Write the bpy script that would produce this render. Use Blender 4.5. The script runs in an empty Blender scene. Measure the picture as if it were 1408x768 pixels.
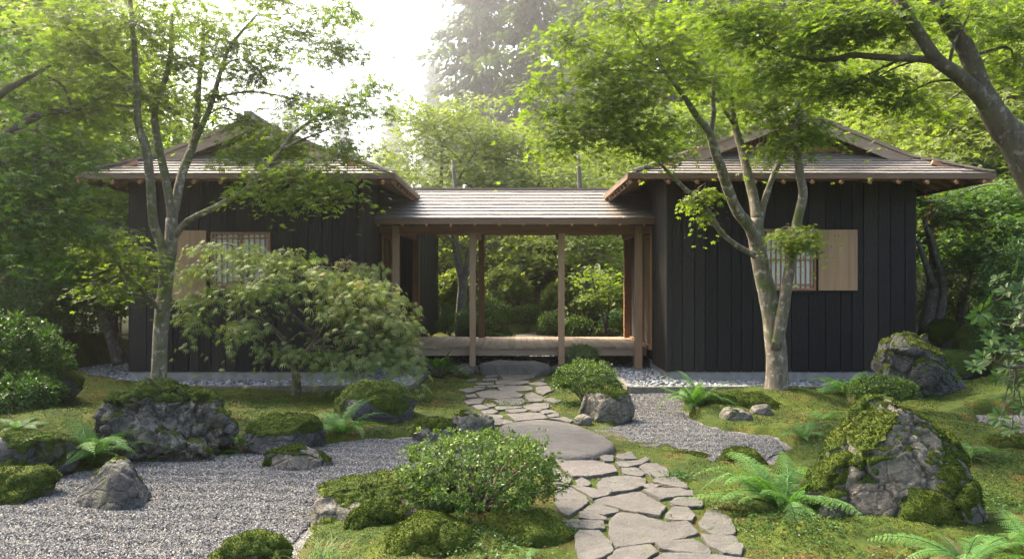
import bpy, math, random
import numpy as np
from mathutils import Vector, Matrix

SC = bpy.context.scene
COL = SC.collection
R = math.radians

# ------------------------------------------------------------------ camera, sky, sun, exposure
cam = bpy.data.cameras.new("camera"); camo = bpy.data.objects.new("camera", cam); COL.objects.link(camo)
camo.location = (0, 0, 1.6); camo.rotation_euler = (R(90), 0, 0)
cam.lens = 28.125; cam.sensor_width = 36; cam.clip_end = 3000; cam.clip_start = 0.05
SC.camera = camo
SUN_EL, SUN_AZ = 52.0, -52.0          # degrees; azimuth from +Y, negative = to the left
W = bpy.data.worlds.new("World"); SC.world = W; W.use_nodes = True
nt = W.node_tree; nt.nodes.clear()
wo = nt.nodes.new("ShaderNodeOutputWorld"); bg = nt.nodes.new("ShaderNodeBackground"); sky = nt.nodes.new("ShaderNodeTexSky")
sky.sky_type = 'NISHITA'; sky.sun_disc = False
sky.sun_elevation = R(SUN_EL); sky.sun_rotation = R(SUN_AZ)
sky.air_density = 1.0; sky.dust_density = 7.0; sky.ozone_density = 0.6; sky.altitude = 0
bg.inputs[1].default_value = 0.15
nt.links.new(sky.outputs[0], bg.inputs[0]); nt.links.new(bg.outputs[0], wo.inputs[0])
sl = bpy.data.lights.new("sun", 'SUN'); so = bpy.data.objects.new("sun", sl); COL.objects.link(so)
sl.energy = 2.25; sl.angle = R(5); sl.color = (1.0, 0.87, 0.66)
sd = Vector((math.sin(R(SUN_AZ)) * math.cos(R(SUN_EL)), math.cos(R(SUN_AZ)) * math.cos(R(SUN_EL)), math.sin(R(SUN_EL))))
so.rotation_euler = sd.to_track_quat('Z', 'Y').to_euler(); so.location = (-20, 20, 30)
SC.view_settings.view_transform = 'Standard'; SC.view_settings.look = 'None'
SC.view_settings.gamma = 1; SC.view_settings.use_curve_mapping = False
SC.view_settings.exposure = 2.42
cy = SC.cycles
cy.use_denoising = True; cy.denoising_prefilter = 'NONE'; cy.use_adaptive_sampling = False; cy.max_bounces = 7; cy.diffuse_bounces = 3; cy.glossy_bounces = 2
cy.transmission_bounces = 4; cy.volume_bounces = 0; cy.transparent_max_bounces = 6
cy.caustics_reflective = False; cy.caustics_refractive = False; cy.sample_clamp_indirect = 6
HAZE = 0.0027

# ------------------------------------------------------------------ photo <-> place
F = 1100.0
def P(px, py, d):
    return np.array([(px - 704) * d / F, d, 1.6 - (py - 384) * d / F])
def G(px, py, z=0.0):
    d = (1.6 - z) * F / (py - 384.0)
    return np.array([(px - 704) * d / F, d])

# ------------------------------------------------------------------ numpy noise
_r = np.random.default_rng(7)
PERM = _r.permutation(256); PERM = np.concatenate([PERM, PERM, PERM])
GR = _r.normal(size=(256, 3)); GR /= np.linalg.norm(GR, axis=1)[:, None]
def pn(p):
    p = np.asarray(p, float); i = np.floor(p).astype(int); f = p - i; u = f * f * f * (f * (f * 6 - 15) + 10); i &= 255
    out = 0
    for dx in (0, 1):
        wx = u[:, 0] if dx else 1 - u[:, 0]
        for dy in (0, 1):
            wy = u[:, 1] if dy else 1 - u[:, 1]
            for dz in (0, 1):
                wz = u[:, 2] if dz else 1 - u[:, 2]
                h = PERM[PERM[PERM[(i[:, 0] + dx) & 255] + ((i[:, 1] + dy) & 255)] + ((i[:, 2] + dz) & 255)]
                g = GR[h]
                out = out + wx * wy * wz * (g[:, 0] * (f[:, 0] - dx) + g[:, 1] * (f[:, 1] - dy) + g[:, 2] * (f[:, 2] - dz))
    return out * 1.6
def fbm(p, o=4, g=0.5):
    s = 0; a = 1; q = np.asarray(p, float).copy(); t = 0
    for k in range(o):
        s = s + a * pn(q); t += a; a *= g; q = q * 2.03 + 17.3
    return s / t
RND3 = _r.random((256, 3))
def worley(p):
    p = np.asarray(p, float); i = np.floor(p).astype(int); f = p - i
    f1 = np.full(len(p), 9.0); f2 = f1.copy(); idc = np.zeros(len(p))
    for dx in (-1, 0, 1):
        for dy in (-1, 0, 1):
            for dz in (-1, 0, 1):
                h = PERM[PERM[PERM[(i[:, 0] + dx) & 255] + ((i[:, 1] + dy) & 255)] + ((i[:, 2] + dz) & 255)]
                q = RND3[h] + np.array([dx, dy, dz]) - f
                d = np.sqrt((q * q).sum(1))
                m = d < f1
                f2 = np.where(m, f1, np.minimum(f2, d)); idc = np.where(m, h / 255.0, idc); f1 = np.where(m, d, f1)
    return f1, f2, idc
def sstep(a, b, x):
    t = np.clip((x - a) / (b - a), 0, 1); return t * t * (3 - 2 * t)
def unit(v):
    v = np.asarray(v, float); return v / (np.linalg.norm(v, axis=-1, keepdims=True) + 1e-12)

# ------------------------------------------------------------------ mesh building
def tag(o, label=None, cat=None, group=None, kind=None):
    if label: o["label"] = label
    if cat: o["category"] = cat
    if group: o["group"] = group
    if kind: o["kind"] = kind
    return o
def mesh_np(name, V, faces, mats, parent=None, smooth=False, tint=None, mi=None, origin=None):
    """V (n,3); faces = list of int arrays (m,k); tint per face; mi material index per face."""
    me = bpy.data.meshes.new(name)
    V = np.asarray(V, np.float32)
    if origin is not None: V = V - np.asarray(origin, np.float32)
    me.vertices.add(len(V)); me.vertices.foreach_set("co", V.ravel())
    loops = np.concatenate([f.ravel() for f in faces]).astype(np.int32)
    tot = np.concatenate([np.full(len(f), f.shape[1]) for f in faces]).astype(np.int32)
    st = np.concatenate([[0], np.cumsum(tot)[:-1]]).astype(np.int32)
    me.loops.add(len(loops)); me.loops.foreach_set("vertex_index", loops)
    me.polygons.add(len(tot)); me.polygons.foreach_set("loop_start", st); me.polygons.foreach_set("loop_total", tot)
    if mi is not None: me.polygons.foreach_set("material_index", np.asarray(mi, np.int32))
    me.polygons.foreach_set("use_smooth", np.full(len(tot), bool(smooth)))
    me.update(calc_edges=True)
    if tint is not None:
        a = me.attributes.new("tint", 'FLOAT', 'FACE'); a.data.foreach_set("value", np.asarray(tint, np.float32))
    for m in (mats if isinstance(mats, (list, tuple)) else [mats]): me.materials.append(m)
    o = bpy.data.objects.new(name, me); COL.objects.link(o)
    if parent is not None: o.parent = parent
    if origin is not None and parent is None: o.location = tuple(origin)
    return o
def empty(name, loc, label=None, cat=None, group=None, kind=None):
    o = bpy.data.objects.new(name, None); COL.objects.link(o); o.location = tuple(loc); o.empty_display_size = 0.1
    return tag(o, label, cat, group, kind)
def copy_tree(root, loc=None, rot=None, scale=None, label=None, group=None):
    r = root.copy(); COL.objects.link(r)
    if loc is not None: r.location = tuple(loc)
    if rot is not None: r.rotation_euler = rot
    if scale is not None: r.scale = scale if hasattr(scale, '__len__') else (scale,) * 3
    if label: r["label"] = label
    if group: r["group"] = group
    for ch in list(root.children):
        c = ch.copy(); COL.objects.link(c); c.parent = r
        for g in list(ch.children):
            d = g.copy(); COL.objects.link(d); d.parent = c
    return r

BOXF = np.array([[0, 3, 2, 1], [4, 5, 6, 7], [0, 1, 5, 4], [1, 2, 6, 5], [2, 3, 7, 6], [3, 0, 4, 7]])
class MB:
    """collects hexahedra and tubes, builds one mesh"""
    def __init__(s): s.V = []; s.Q = []; s.T = []; s.n = 0; s.tq = []; s.tt = []
    def hexa(s, pts, tint=None):
        s.V.append(np.asarray(pts, float)); s.Q.append(BOXF + s.n); s.n += 8
        s.tq += [random.random() if tint is None else tint] * 6
    def box(s, x0, x1, y0, y1, z0, z1, tint=None):
        s.hexa([(x0, y0, z0), (x1, y0, z0), (x1, y1, z0), (x0, y1, z0), (x0, y0, z1), (x1, y0, z1), (x1, y1, z1), (x0, y1, z1)], tint)
    def beam(s, a, b, w, h, up=(0, 0, 1), tint=None):
        a = np.asarray(a, float); b = np.asarray(b, float); d = unit(b - a); sx = unit(np.cross(d, up)); u = np.cross(sx, d)
        c = [(-1, -1), (1, -1), (1, 1), (-1, 1)]
        s.hexa([a + sx * w / 2 * i + u * h / 2 * j for i, j in c] + [b + sx * w / 2 * i + u * h / 2 * j for i, j in c], tint)
    def tube(s, pts, rad, k=8, tint=None, cap=True, jit=0.0):
        pts = np.asarray(pts, float); m = len(pts); rad = np.broadcast_to(rad, (m,)).astype(float)
        t = unit(np.gradient(pts, axis=0)); up = np.array([0, 0, 1.0]) if abs(t[0][2]) < .9 else np.array([0, 1.0, 0])
        n = unit(np.cross(t[0], up)); V = []
        a = np.arange(k) * 2 * math.pi / k
        for i in range(m):
            n = unit(n - t[i] * np.dot(n, t[i])); b = np.cross(t[i], n)
            V.append(pts[i] + rad[i] * (np.cos(a)[:, None] * n + np.sin(a)[:, None] * b))
        V = np.concatenate(V)
        if jit:
            q = np.repeat(pts, k, axis=0); V = q + (V - q) * (1 + jit * fbm(V * np.array([9, 9, 4.]), 3))[:, None]
        i = np.arange(m - 1)[:, None] * k; j = np.arange(k)[None]; j2 = (j + 1) % k
        Q = np.stack([i + j, i + j2, i + k + j2, i + k + j], -1).reshape(-1, 4)
        s.V.append(V); s.Q.append(Q + s.n)
        tn = random.random() if tint is None else tint
        s.tq += [tn] * len(Q)
        if cap:
            V2 = np.array([pts[0], pts[-1]]); s.V.append(V2); c0 = s.n + m * k
            T = np.concatenate([np.stack([np.full(k, c0), s.n + j2[0], s.n + j[0]], -1), np.stack([np.full(k, c0 + 1), s.n + (m - 1) * k + j[0], s.n + (m - 1) * k + j2[0]], -1)])
            s.T.append(T); s.tt += [tn] * len(T); s.n += 2
        s.n += m * k
    def build(s, name, mat, parent=None, smooth=False, origin=None):
        fs = [np.concatenate(s.Q)]; t = list(s.tq)
        if s.T: fs.append(np.concatenate(s.T)); t += s.tt
        return mesh_np(name, np.concatenate(s.V), fs, mat, parent, smooth, t, origin=origin)

def crom(pts, per=4):
    """catmull-rom through rows (x,y,z,r)"""
    p = np.asarray(pts, float)
    if len(p) < 3: per = max(per, 3)
    q = np.vstack([2 * p[0] - p[1], p, 2 * p[-1] - p[-2]]); out = []
    for i in range(len(p) - 1):
        a, b, c, d = q[i:i + 4]
        for t in np.arange(per) / per:
            out.append(.5 * ((2 * b) + (-a + c) * t + (2 * a - 5 * b + 4 * c - d) * t * t + (-a + 3 * b - 3 * c + d) * t ** 3))
    out.append(p[-1]); return np.array(out)

# ------------------------------------------------------------------ leaves
def lobes(spec, droop=0.0):
    V = []; Q = []
    for ang, L, w in spec:
        a = R(ang); d = np.array([math.sin(a), math.cos(a), 0]); s = np.array([math.cos(a), -math.sin(a), 0]); n = len(V)
        V += [np.zeros(3), d * L * .5 + s * w + np.array([0, 0, -droop * L * L * .25]), d * L + np.array([0, 0, -droop * L * L]), d * L * .5 - s * w + np.array([0, 0, -droop * L * L * .25])]
        Q.append([n, n + 1, n + 2, n + 3])
    return np.array(V), np.array(Q)
LEAF_MAPLE = lobes([(0, 1, .17), (48, .88, .15), (-48, .88, .15), (100, .55, .11), (-100, .55, .11)], .12)
LEAF_MID = lobes([(0, 1, .24), (62, .85, .2), (-62, .85, .2)], .15)
LEAF_LACE = lobes([(0, 1.1, .075), (28, 1, .07), (-28, 1, .07), (58, .85, .07), (-58, .85, .07), (95, .5, .06), (-95, .5, .06)], .45)
LEAF_OVAL = (np.array([[0, 0, 0], [.24, .38, .05], [.19, .75, .02], [0, 1, -.06], [-.19, .75, .02], [-.24, .38, .05]]), np.array([[0, 1, 2, 3], [0, 3, 4, 5]]))
LEAF_BLADE = (np.array([[-.08, 0, 0], [.08, 0, 0], [.05, .6, 0], [0, 1, 0]]), np.array([[0, 1, 2, 3]]))
LEAF_BROAD = (np.array([[0, 0, 0], [.3, .35, .10], [.27, .7, .05], [0, 1, -.18], [-.27, .7, .05], [-.3, .35, .10], [0, .45, -.03]]), np.array([[0, 1, 2, 6], [6, 2, 3, 3], [0, 6, 4, 5], [6, 3, 3, 4]]))
LEAF_BROAD = (LEAF_BROAD[0], None)
def inst(leaf, pos, tip, nrm, scale):
    V0, F0 = leaf; t = unit(tip); n = unit(nrm - t * (nrm * t).sum(1, keepdims=True)); x = np.cross(t, n)
    s = np.asarray(scale, float).reshape(-1, 1, 1)
    V = pos[:, None] + s * (V0[None, :, 0:1] * x[:, None] + V0[None, :, 1:2] * t[:, None] + V0[None, :, 2:3] * n[:, None])
    Fq = (F0[None] + (np.arange(len(pos)) * len(V0))[:, None, None]).reshape(-1, F0.shape[1])
    return V.reshape(-1, 3), Fq
BR_V = np.array([[0, 0, 0], [.17, .2, .05], [.25, .5, .06], [.16, .8, 0], [0, 1, -.12], [-.16, .8, 0], [-.25, .5, .06], [-.17, .2, .05], [0, .5, -.02]])
BR_F = np.array([[0, 1, 2, 8], [8, 2, 3, 4], [0, 8, 6, 7], [8, 4, 5, 6]])
LEAF_BROAD = (BR_V, BR_F)
class Leaves:
    def __init__(s): s.V = []; s.Q = []; s.t = []; s.n = 0
    def add(s, leaf, pos, tip, nrm, scale, tint):
        V, Q = inst(leaf, pos, tip, nrm, scale); k = len(leaf[1])
        s.V.append(V); s.Q.append(Q + s.n); s.n += len(V); s.t.append(np.repeat(tint, k))
    def build(s, name, mat, parent=None, origin=None):
        return mesh_np(name, np.concatenate(s.V), [np.concatenate(s.Q)], mat, parent, False, np.clip(np.concatenate(s.t), 0, 1), origin=origin)

class Skel:
    """trunk and limbs of one tree + the pads of leaves they carry"""
    def __init__(s, seed=0):
        s.rg = np.random.default_rng(seed); s.trunk = MB(); s.tw = MB(); s.L = Leaves(); s.nodes = []
    def limb(s, rows, k=9, per=4, jit=.12):
        c = crom(rows, per); s.trunk.tube(c[:, :3], np.maximum(c[:, 3], .004), k, .5, jit=jit)
        s.nodes += [tuple(r) for r in c[1:]]
        return c
    def limb_px(s, rows, k=9):
        """rows (px, py, d, radius)"""
        return s.limb([list(P(a, b, d)) + [r] for a, b, d, r in rows], k)
    def pad(s, c, rad, ncl, nl, size, leaf=LEAF_MAPLE, tint=(.5, .25), droop=.25, twig=True, spread=.2, tilt=.35):
        rg = s.rg; c = np.asarray(c, float); rad = np.asarray(rad, float)
        # clusters: in a flattened ellipsoid, layered
        u = unit(rg.normal(size=(ncl, 3))) * (rg.random((ncl, 1)) ** .42)
        C = c + u * rad
        C[:, 2] -= droop * rad[2] * (u[:, 0] ** 2 + u[:, 1] ** 2)
        if s.nodes:
            N = np.array(s.nodes); dd = np.linalg.norm((N[:, :3] - c) * [1, 1, 1.3], axis=1) + np.where(N[:, 2] > c[2] + .1, .5, 0)
            a = N[np.argmin(dd)]; L = np.linalg.norm(a[:3] - c)
            mid = a[:3] * .5 + c * .5 + np.array([0, 0, .10 * L]) + rg.normal(size=3) * .06 * L
            r0 = min(a[3] * .6, .006 + .014 * L)
            s.tw.tube(*_cr([list(a[:3]) + [r0], list(mid) + [r0 * .7], list(c) + [r0 * .4]]), 5, .5, cap=False)
        if twig:
            for q in C[::2]:
                m = (c + q) / 2 + rg.normal(size=3) * .05
                s.tw.tube(*_cr([list(c) + [.006], list(m) + [.0045], list(q) + [.0025]], 2), 4, .5, cap=False)
        n = ncl * nl
        cc = np.repeat(C, nl, 0); out = unit(np.repeat((C - c) * [1, 1, .3] + rg.normal(size=(ncl, 3)) * .25 * rad.mean(), nl, 0))
        off = rg.normal(size=(n, 3)) * [spread, spread, spread * .22]
        pos = cc + off
        pos[:, 2] -= droop * .8 * (off[:, 0] ** 2 + off[:, 1] ** 2) / max(spread, .01)
        tip = unit(off * [1, 1, .2] + out * spread * .9 + rg.normal(size=(n, 3)) * spread * .5); tip[:, 2] -= droop * .8
        nr = np.stack([rg.normal(size=n) * tilt, rg.normal(size=n) * tilt, np.ones(n)], -1) + out * .25
        ct = np.repeat(rg.normal(size=ncl) * .6, nl)
        s.L.add(leaf, pos, tip, nr, size * (.65 + .6 * rg.random(n)), tint[0] + tint[1] * (ct + rg.normal(size=n) * .7))
    def finish(s, name, base, label, cat, leafmat, barkmat, group=None):
        root = empty(name, base, label, cat, group)
        if s.trunk.n: s.trunk.build('trunk', barkmat, root, True, origin=base)
        if s.tw.n: s.tw.build('branches', barkmat, root, True, origin=base)
        if s.L.n: s.L.build('crown', leafmat, root, origin=base)
        return root
def _cr(rows, per=3):
    c = crom(rows, per); return c[:, :3], c[:, 3]

# ------------------------------------------------------------------ materials
def newmat(name):
    m = bpy.data.materials.new(name); m.use_nodes = True; n = m.node_tree; n.nodes.clear()
    o = n.nodes.new("ShaderNodeOutputMaterial"); b = n.nodes.new("ShaderNodeBsdfPrincipled"); n.links.new(b.outputs[0], o.inputs[0])
    return m, n, b, o
def nd(n, t, **k):
    x = n.nodes.new(t)
    for a, v in k.items():
        if a.startswith('i_'): x.inputs[int(a[2:])].default_value = v
        else: setattr(x, a, v)
    return x
def ramp(n, stops, src=None, interp='LINEAR'):
    r = n.nodes.new("ShaderNodeValToRGB"); e = r.color_ramp.elements; r.color_ramp.interpolation = interp
    while len(e) < len(stops): e.new(.5)
    for i, (p, c) in enumerate(stops): e[i].position = p; e[i].color = tuple(c) + (1,) if len(c) == 3 else c
    if src: n.links.new(src, r.inputs[0])
    return r
def coords(n, scale=(1, 1, 1), kind='Position'):
    if kind == 'Position': s = n.nodes.new("ShaderNodeNewGeometry").outputs['Position']
    else: s = n.nodes.new("ShaderNodeTexCoord").outputs['Object']
    m = n.nodes.new("ShaderNodeMapping"); m.inputs['Scale'].default_value = scale; n.links.new(s, m.inputs[0]); return m.outputs[0]
def noise(n, co, sc, det=5, rough=.55, dist=0):
    x = n.nodes.new("ShaderNodeTexNoise"); x.inputs['Scale'].default_value = sc; x.inputs['Detail'].default_value = det
    x.inputs['Roughness'].default_value = rough; x.inputs['Distortion'].default_value = dist; n.links.new(co, x.inputs['Vector']); return x.outputs[0]
def vor(n, co, sc, feat='F1', out='Distance'):
    x = n.nodes.new("ShaderNodeTexVoronoi"); x.feature = feat; x.inputs['Scale'].default_value = sc; n.links.new(co, x.inputs['Vector']); return x.outputs[out]
def mix(n, f, a, b, mode='MIX'):
    x = n.nodes.new("ShaderNodeMix"); x.data_type = 'RGBA'; x.blend_type = mode; x.clamp_factor = True
    for i, v in ((0, f), (6, a), (7, b)):
        if hasattr(v, 'is_linked'): n.links.new(v, x.inputs[i])
        else: x.inputs[i].default_value = v if i == 0 else tuple(v) + (1,)
    return x.outputs[2]
def mth(n, op, a, b=0.0, c=None):
    x = n.nodes.new("ShaderNodeMath"); x.operation = op
    for i, v in enumerate((a, b) if c is None else (a, b, c)):
        if hasattr(v, 'is_linked'): n.links.new(v, x.inputs[i])
        else: x.inputs[i].default_value = v
    return x.outputs[0]
def attr(n, name='tint'):
    x = n.nodes.new("ShaderNodeAttribute"); x.attribute_name = name; return x.outputs['Fac']
def bump(n, b, h, strength, dist=.01):
    x = n.nodes.new("ShaderNodeBump"); x.inputs['Strength'].default_value = strength; x.inputs['Distance'].default_value = dist
    n.links.new(h, x.inputs['Height']); n.links.new(x.outputs[0], b.inputs['Normal'])

def leafmat(name, stops, trans=.45, rough=.55, tcol=1.5, spec=.18):
    m, n, b, o = newmat(name)
    c = ramp(n, stops, attr(n)); nz = noise(n, coords(n), 1.1, 2)
    col = mix(n, mth(n, 'MULTIPLY', nz, .5), c.outputs[0], [x * .6 for x in stops[0][1]])
    n.links.new(col, b.inputs['Base Color']); b.inputs['Roughness'].default_value = rough; b.inputs['Specular IOR Level'].default_value = spec
    t = n.nodes.new("ShaderNodeBsdfTranslucent")
    tc = mix(n, 1.0, col, (1.0 * tcol, 1.06 * tcol, .45 * tcol), 'MULTIPLY'); n.links.new(tc, t.inputs[0])
    mx = n.nodes.new("ShaderNodeMixShader"); mx.inputs[0].default_value = trans
    n.links.new(b.outputs[0], mx.inputs[1]); n.links.new(t.outputs[0], mx.inputs[2]); n.links.new(mx.outputs[0], o.inputs[0])
    return m
M = {}
M['maple'] = leafmat('maple_leaf', [(0, (.055, .095, .014)), (.5, (.12, .18, .024)), (1, (.22, .275, .042))], .52)
M['maple_dark'] = leafmat('dark_maple_leaf', [(0, (.03, .075, .014)), (.5, (.065, .13, .02)), (1, (.13, .21, .032))], .5)
M['maple_bright'] = leafmat('bright_maple_leaf', [(0, (.09, .13, .03)), (.5, (.17, .22, .055)), (1, (.29, .31, .10))], .45)
M['lace'] = leafmat('cutleaf_maple_leaf', [(0, (.07, .12, .035)), (.5, (.17, .23, .08)), (.88, (.30, .34, .14)), (1, (.34, .28, .11))], .4)
M['autumn'] = leafmat('red_leaf', [(0, (.2, .05, .015)), (1, (.5, .16, .05))], .4)
M['conifer'] = leafmat('conifer_needles', [(0, (.05, .08, .025)), (.6, (.10, .14, .045)), (1, (.18, .21, .08))], .4)
M['shrub'] = leafmat('evergreen_leaf', [(0, (.025, .06, .015)), (.5, (.05, .11, .02)), (1, (.11, .19, .04))], .25, .35)
M['azalea'] = leafmat('azalea_leaf', [(0, (.03, .07, .015)), (.5, (.09, .15, .03)), (1, (.22, .29, .08))], .25, .35)
M['fern'] = leafmat('fern_leaf', [(0, (.03, .09, .02)), (.5, (.07, .17, .035)), (1, (.16, .27, .07))], .35, .5)
M['fern_dry'] = leafmat('dry_fern_leaf', [(0, (.05, .055, .02)), (.5, (.12, .11, .035)), (1, (.24, .18, .07))], .3, .6)
M['rhodo'] = leafmat('glossy_leaf', [(0, (.025, .065, .012)), (.5, (.055, .12, .02)), (1, (.11, .19, .035))], .35, .42, spec=.3)
M['grass'] = leafmat('grass_blade', [(0, (.05, .1, .03)), (1, (.2, .28, .1))], .3)
M['mossfuzz'] = leafmat('moss_fuzz', [(0, (.014, .028, .005)), (.4, (.04, .066, .009)), (.7, (.095, .122, .015)), (.88, (.16, .17, .02)), (1, (.11, .06, .02))], .3, .8, 1.2, .1)

def bark(name, c0, c1, mossy, lich):
    m, n, b, o = newmat(name); co = coords(n)
    a = noise(n, coords(n, (1, 1, .35)), 22, 6, .65); base = ramp(n, [(.3, c0), (.7, c1)], a).outputs[0]
    l = ramp(n, [(.56, (0, 0, 0)), (.64, (1, 1, 1))], noise(n, co, 14, 4, .6)).outputs[0]
    base = mix(n, mth(n, 'MULTIPLY', l, lich), base, (.42, .42, .33))
    g = ramp(n, [(.5, (0, 0, 0)), (.62, (1, 1, 1))], noise(n, co, 4.5, 5, .6)).outputs[0]
    base = mix(n, mth(n, 'MULTIPLY', g, mossy), base, (.06, .08, .012))
    n.links.new(base, b.inputs['Base Color']); b.inputs['Roughness'].default_value = .9
    bump(n, b, a, .8, .012); return m
M['bark'] = bark('maple_bark', (.05, .041, .029), (.19, .16, .115), .85, .6)
M['bark_dark'] = bark('dark_bark', (.03, .024, .018), (.09, .07, .05), .5, .25)
M['bark_grey'] = bark('grey_bark', (.06, .055, .045), (.15, .14, .11), .3, .3)

def wood(name, c0, c1, axis, rough=.6, grain=1.0):
    m, n, b, o = newmat(name)
    s = {'x': (.06, 1, 1), 'y': (1, .06, 1), 'z': (1, 1, .06)}[axis]
    a = noise(n, coords(n, s), 55 * grain, 5, .6, .4); w = noise(n, coords(n, s), 9, 3)
    f = mth(n, 'ADD', mth(n, 'MULTIPLY', a, .6), mth(n, 'ADD', mth(n, 'MULTIPLY', w, .3), mth(n, 'MULTIPLY', attr(n), .25)))
    c = ramp(n, [(.3, c0), (.8, c1)], f).outputs[0]
    n.links.new(c, b.inputs['Base Color']); b.inputs['Roughness'].default_value = rough; bump(n, b, a, .35, .003); return m
for ax in 'xyz':
    M['wood' + ax] = wood('cedar_' + ax, (.13, .058, .024), (.36, .175, .08), ax)
    M['deck' + ax] = wood('deck_wood_' + ax, (.13, .088, .056), (.33, .235, .155), ax)
M['fascia'] = wood('eave_fascia_wood', (.06, .034, .018), (.19, .105, .052), 'x')
M['post'] = wood('post_wood', (.19, .11, .058), (.42, .265, .155), 'z')
M['shutter'] = wood('shutter_wood', (.20, .108, .055), (.40, .24, .13), 'z', .6, .5)
M['roofwood'] = wood('eave_wood', (.07, .04, .024), (.22, .125, .07), 'y')
M['plank'] = wood('old_plank', (.06, .035, .022), (.16, .095, .06), 'z', .8, .6)

def m_char():
    m, n, b, o = newmat('charred_cedar')
    a = noise(n, coords(n, (1, 1, .10)), 60, 6, .65, .5); s = vor(n, coords(n, (1, 1, .35)), 26, 'DISTANCE_TO_EDGE')
    f = mth(n, 'ADD', mth(n, 'MULTIPLY', a, .55), mth(n, 'MULTIPLY', attr(n), .5))
    c = ramp(n, [(.25, (.003, .003, .003)), (.6, (.0085, .0088, .0085)), (.95, (.030, .027, .022))], f).outputs[0]
    n.links.new(c, b.inputs['Base Color']); b.inputs['Roughness'].default_value = .6; b.inputs['Specular IOR Level'].default_value = .22
    h = mth(n, 'ADD', a, mth(n, 'MULTIPLY', s, 1.2)); bump(n, b, h, .9, .009); return m
M['char'] = m_char()
def m_shake():
    m, n, b, o = newmat('weathered_shake')
    a = noise(n, coords(n, (1, .25, 1)), 40, 5, .6); f = mth(n, 'ADD', mth(n, 'MULTIPLY', a, .75), mth(n, 'MULTIPLY', attr(n), .22))
    c = ramp(n, [(.2, (.075, .062, .052)), (.55, (.19, .165, .14)), (1, (.36, .325, .285))], f).outputs[0]
    g = ramp(n, [(.58, (0, 0, 0)), (.72, (1, 1, 1))], noise(n, coords(n), 1.7, 6, .6)).outputs[0]
    c = mix(n, mth(n, 'MULTIPLY', g, .45), c, (.13, .14, .05))
    n.links.new(c, b.inputs['Base Color']); b.inputs['Roughness'].default_value = .5; bump(n, b, a, .5, .006); return m
M['shake'] = m_shake()
def m_simple(name, c0, c1, sc=20, rough=.8, bs=.3, bd=.005, det=5):
    m, n, b, o = newmat(name); a = noise(n, coords(n), sc, det)
    n.links.new(ramp(n, [(.3, c0), (.7, c1)], a).outputs[0], b.inputs['Base Color']); b.inputs['Roughness'].default_value = rough; bump(n, b, a, bs, bd); return m
M['paper'] = m_simple('shoji_paper', (.66, .66, .62), (.74, .74, .70), 6, .9, .05)
M['conc'] = m_simple('foundation_concrete', (.16, .155, .14), (.27, .26, .24), 9)
M['dark'] = m_simple('dark_interior', (.012, .01, .009), (.025, .02, .018), 3)
M['kerb'] = m_simple('kerb_stone', (.08, .075, .06), (.18, .17, .14), 18, .85, .5, .01)
M['stem'] = m_simple('stem', (.05, .035, .02), (.11, .08, .045), 30)
M['soil'] = m_simple('soil', (.02, .015, .01), (.06, .042, .025), 14, .95, .8, .02)
M['plaster'] = m_simple('clay_plaster', (.24, .17, .11), (.34, .25, .17), 5)
M['bamboo'] = m_simple('aged_bamboo', (.12, .08, .045), (.26, .19, .11), 12)

def m_tint(name, stops, rough=.8, sc=90, bs=.3):
    m, n, b, o = newmat(name); a = noise(n, coords(n), sc, 3)
    f = mth(n, 'ADD', mth(n, 'MULTIPLY', attr(n), .85), mth(n, 'MULTIPLY', a, .15))
    n.links.new(ramp(n, stops, f).outputs[0], b.inputs['Base Color']); b.inputs['Roughness'].default_value = rough; bump(n, b, a, bs, .004); return m
M['chip'] = m_tint('gravel_chip', [(0, (.024, .024, .023)), (.45, (.075, .074, .07)), (.8, (.16, .156, .147)), (1, (.33, .32, .30))])
M['pebble'] = m_tint('river_pebble', [(0, (.05, .055, .062)), (.6, (.17, .185, .20)), (1, (.36, .37, .38))], .55)
def m_gravelbed():
    m, n, b, o = newmat('gravel_bed'); co = coords(n)
    x = n.nodes.new("ShaderNodeTexVoronoi"); x.inputs['Scale'].default_value = 75; n.links.new(co, x.inputs['Vector'])
    s = nd(n, "ShaderNodeSeparateColor"); n.links.new(x.outputs['Color'], s.inputs[0])
    n.links.new(ramp(n, [(0, (.03, .029, .027)), (.6, (.09, .087, .082)), (1, (.2, .19, .18))], s.outputs[0]).outputs[0], b.inputs['Base Color'])
    b.inputs['Roughness'].default_value = .85; bump(n, b, mth(n, 'MULTIPLY', x.outputs['Distance'], -1.0), 1, .012); return m
M['gravelbed'] = m_gravelbed()

def moss_nodes(n, co, dry=.5):
    a = noise(n, co, 2.2, 6, .6); f = noise(n, co, 38, 4, .7); d = noise(n, co, 9, 4, .6)
    c = ramp(n, [(.32, (.014, .026, .005)), (.47, (.034, .056, .008)), (.6, (.07, .092, .011)), (.75, (.13, .135, .018))], mth(n, 'ADD', mth(n, 'MULTIPLY', a, .6), mth(n, 'MULTIPLY', d, .42))).outputs[0]
    c = mix(n, ramp(n, [(.3, (.75,) * 3), (.7, (0, 0, 0))], f).outputs[0], c, (.020, .030, .005))
    br = ramp(n, [(.52, (0, 0, 0)), (.64, (1, 1, 1))], noise(n, co, 2.4, 6, .65)).outputs[0]
    c = mix(n, mth(n, 'MULTIPLY', br, dry), c, (.085, .05, .018))
    return c, f, d
def m_moss(name='moss', dry=.5):
    m, n, b, o = newmat(name); co = coords(n); c, f, d = moss_nodes(n, co, dry)
    n.links.new(c, b.inputs['Base Color']); b.inputs['Roughness'].default_value = .95; b.inputs['Specular IOR Level'].default_value = .15
    bump(n, b, mth(n, 'ADD', mth(n, 'MULTIPLY', f, .7), d), 1, .02); return m
M['moss'] = m_moss('moss_ground', .65); M['mossrock'] = m_moss('moss_cover', .15)
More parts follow.
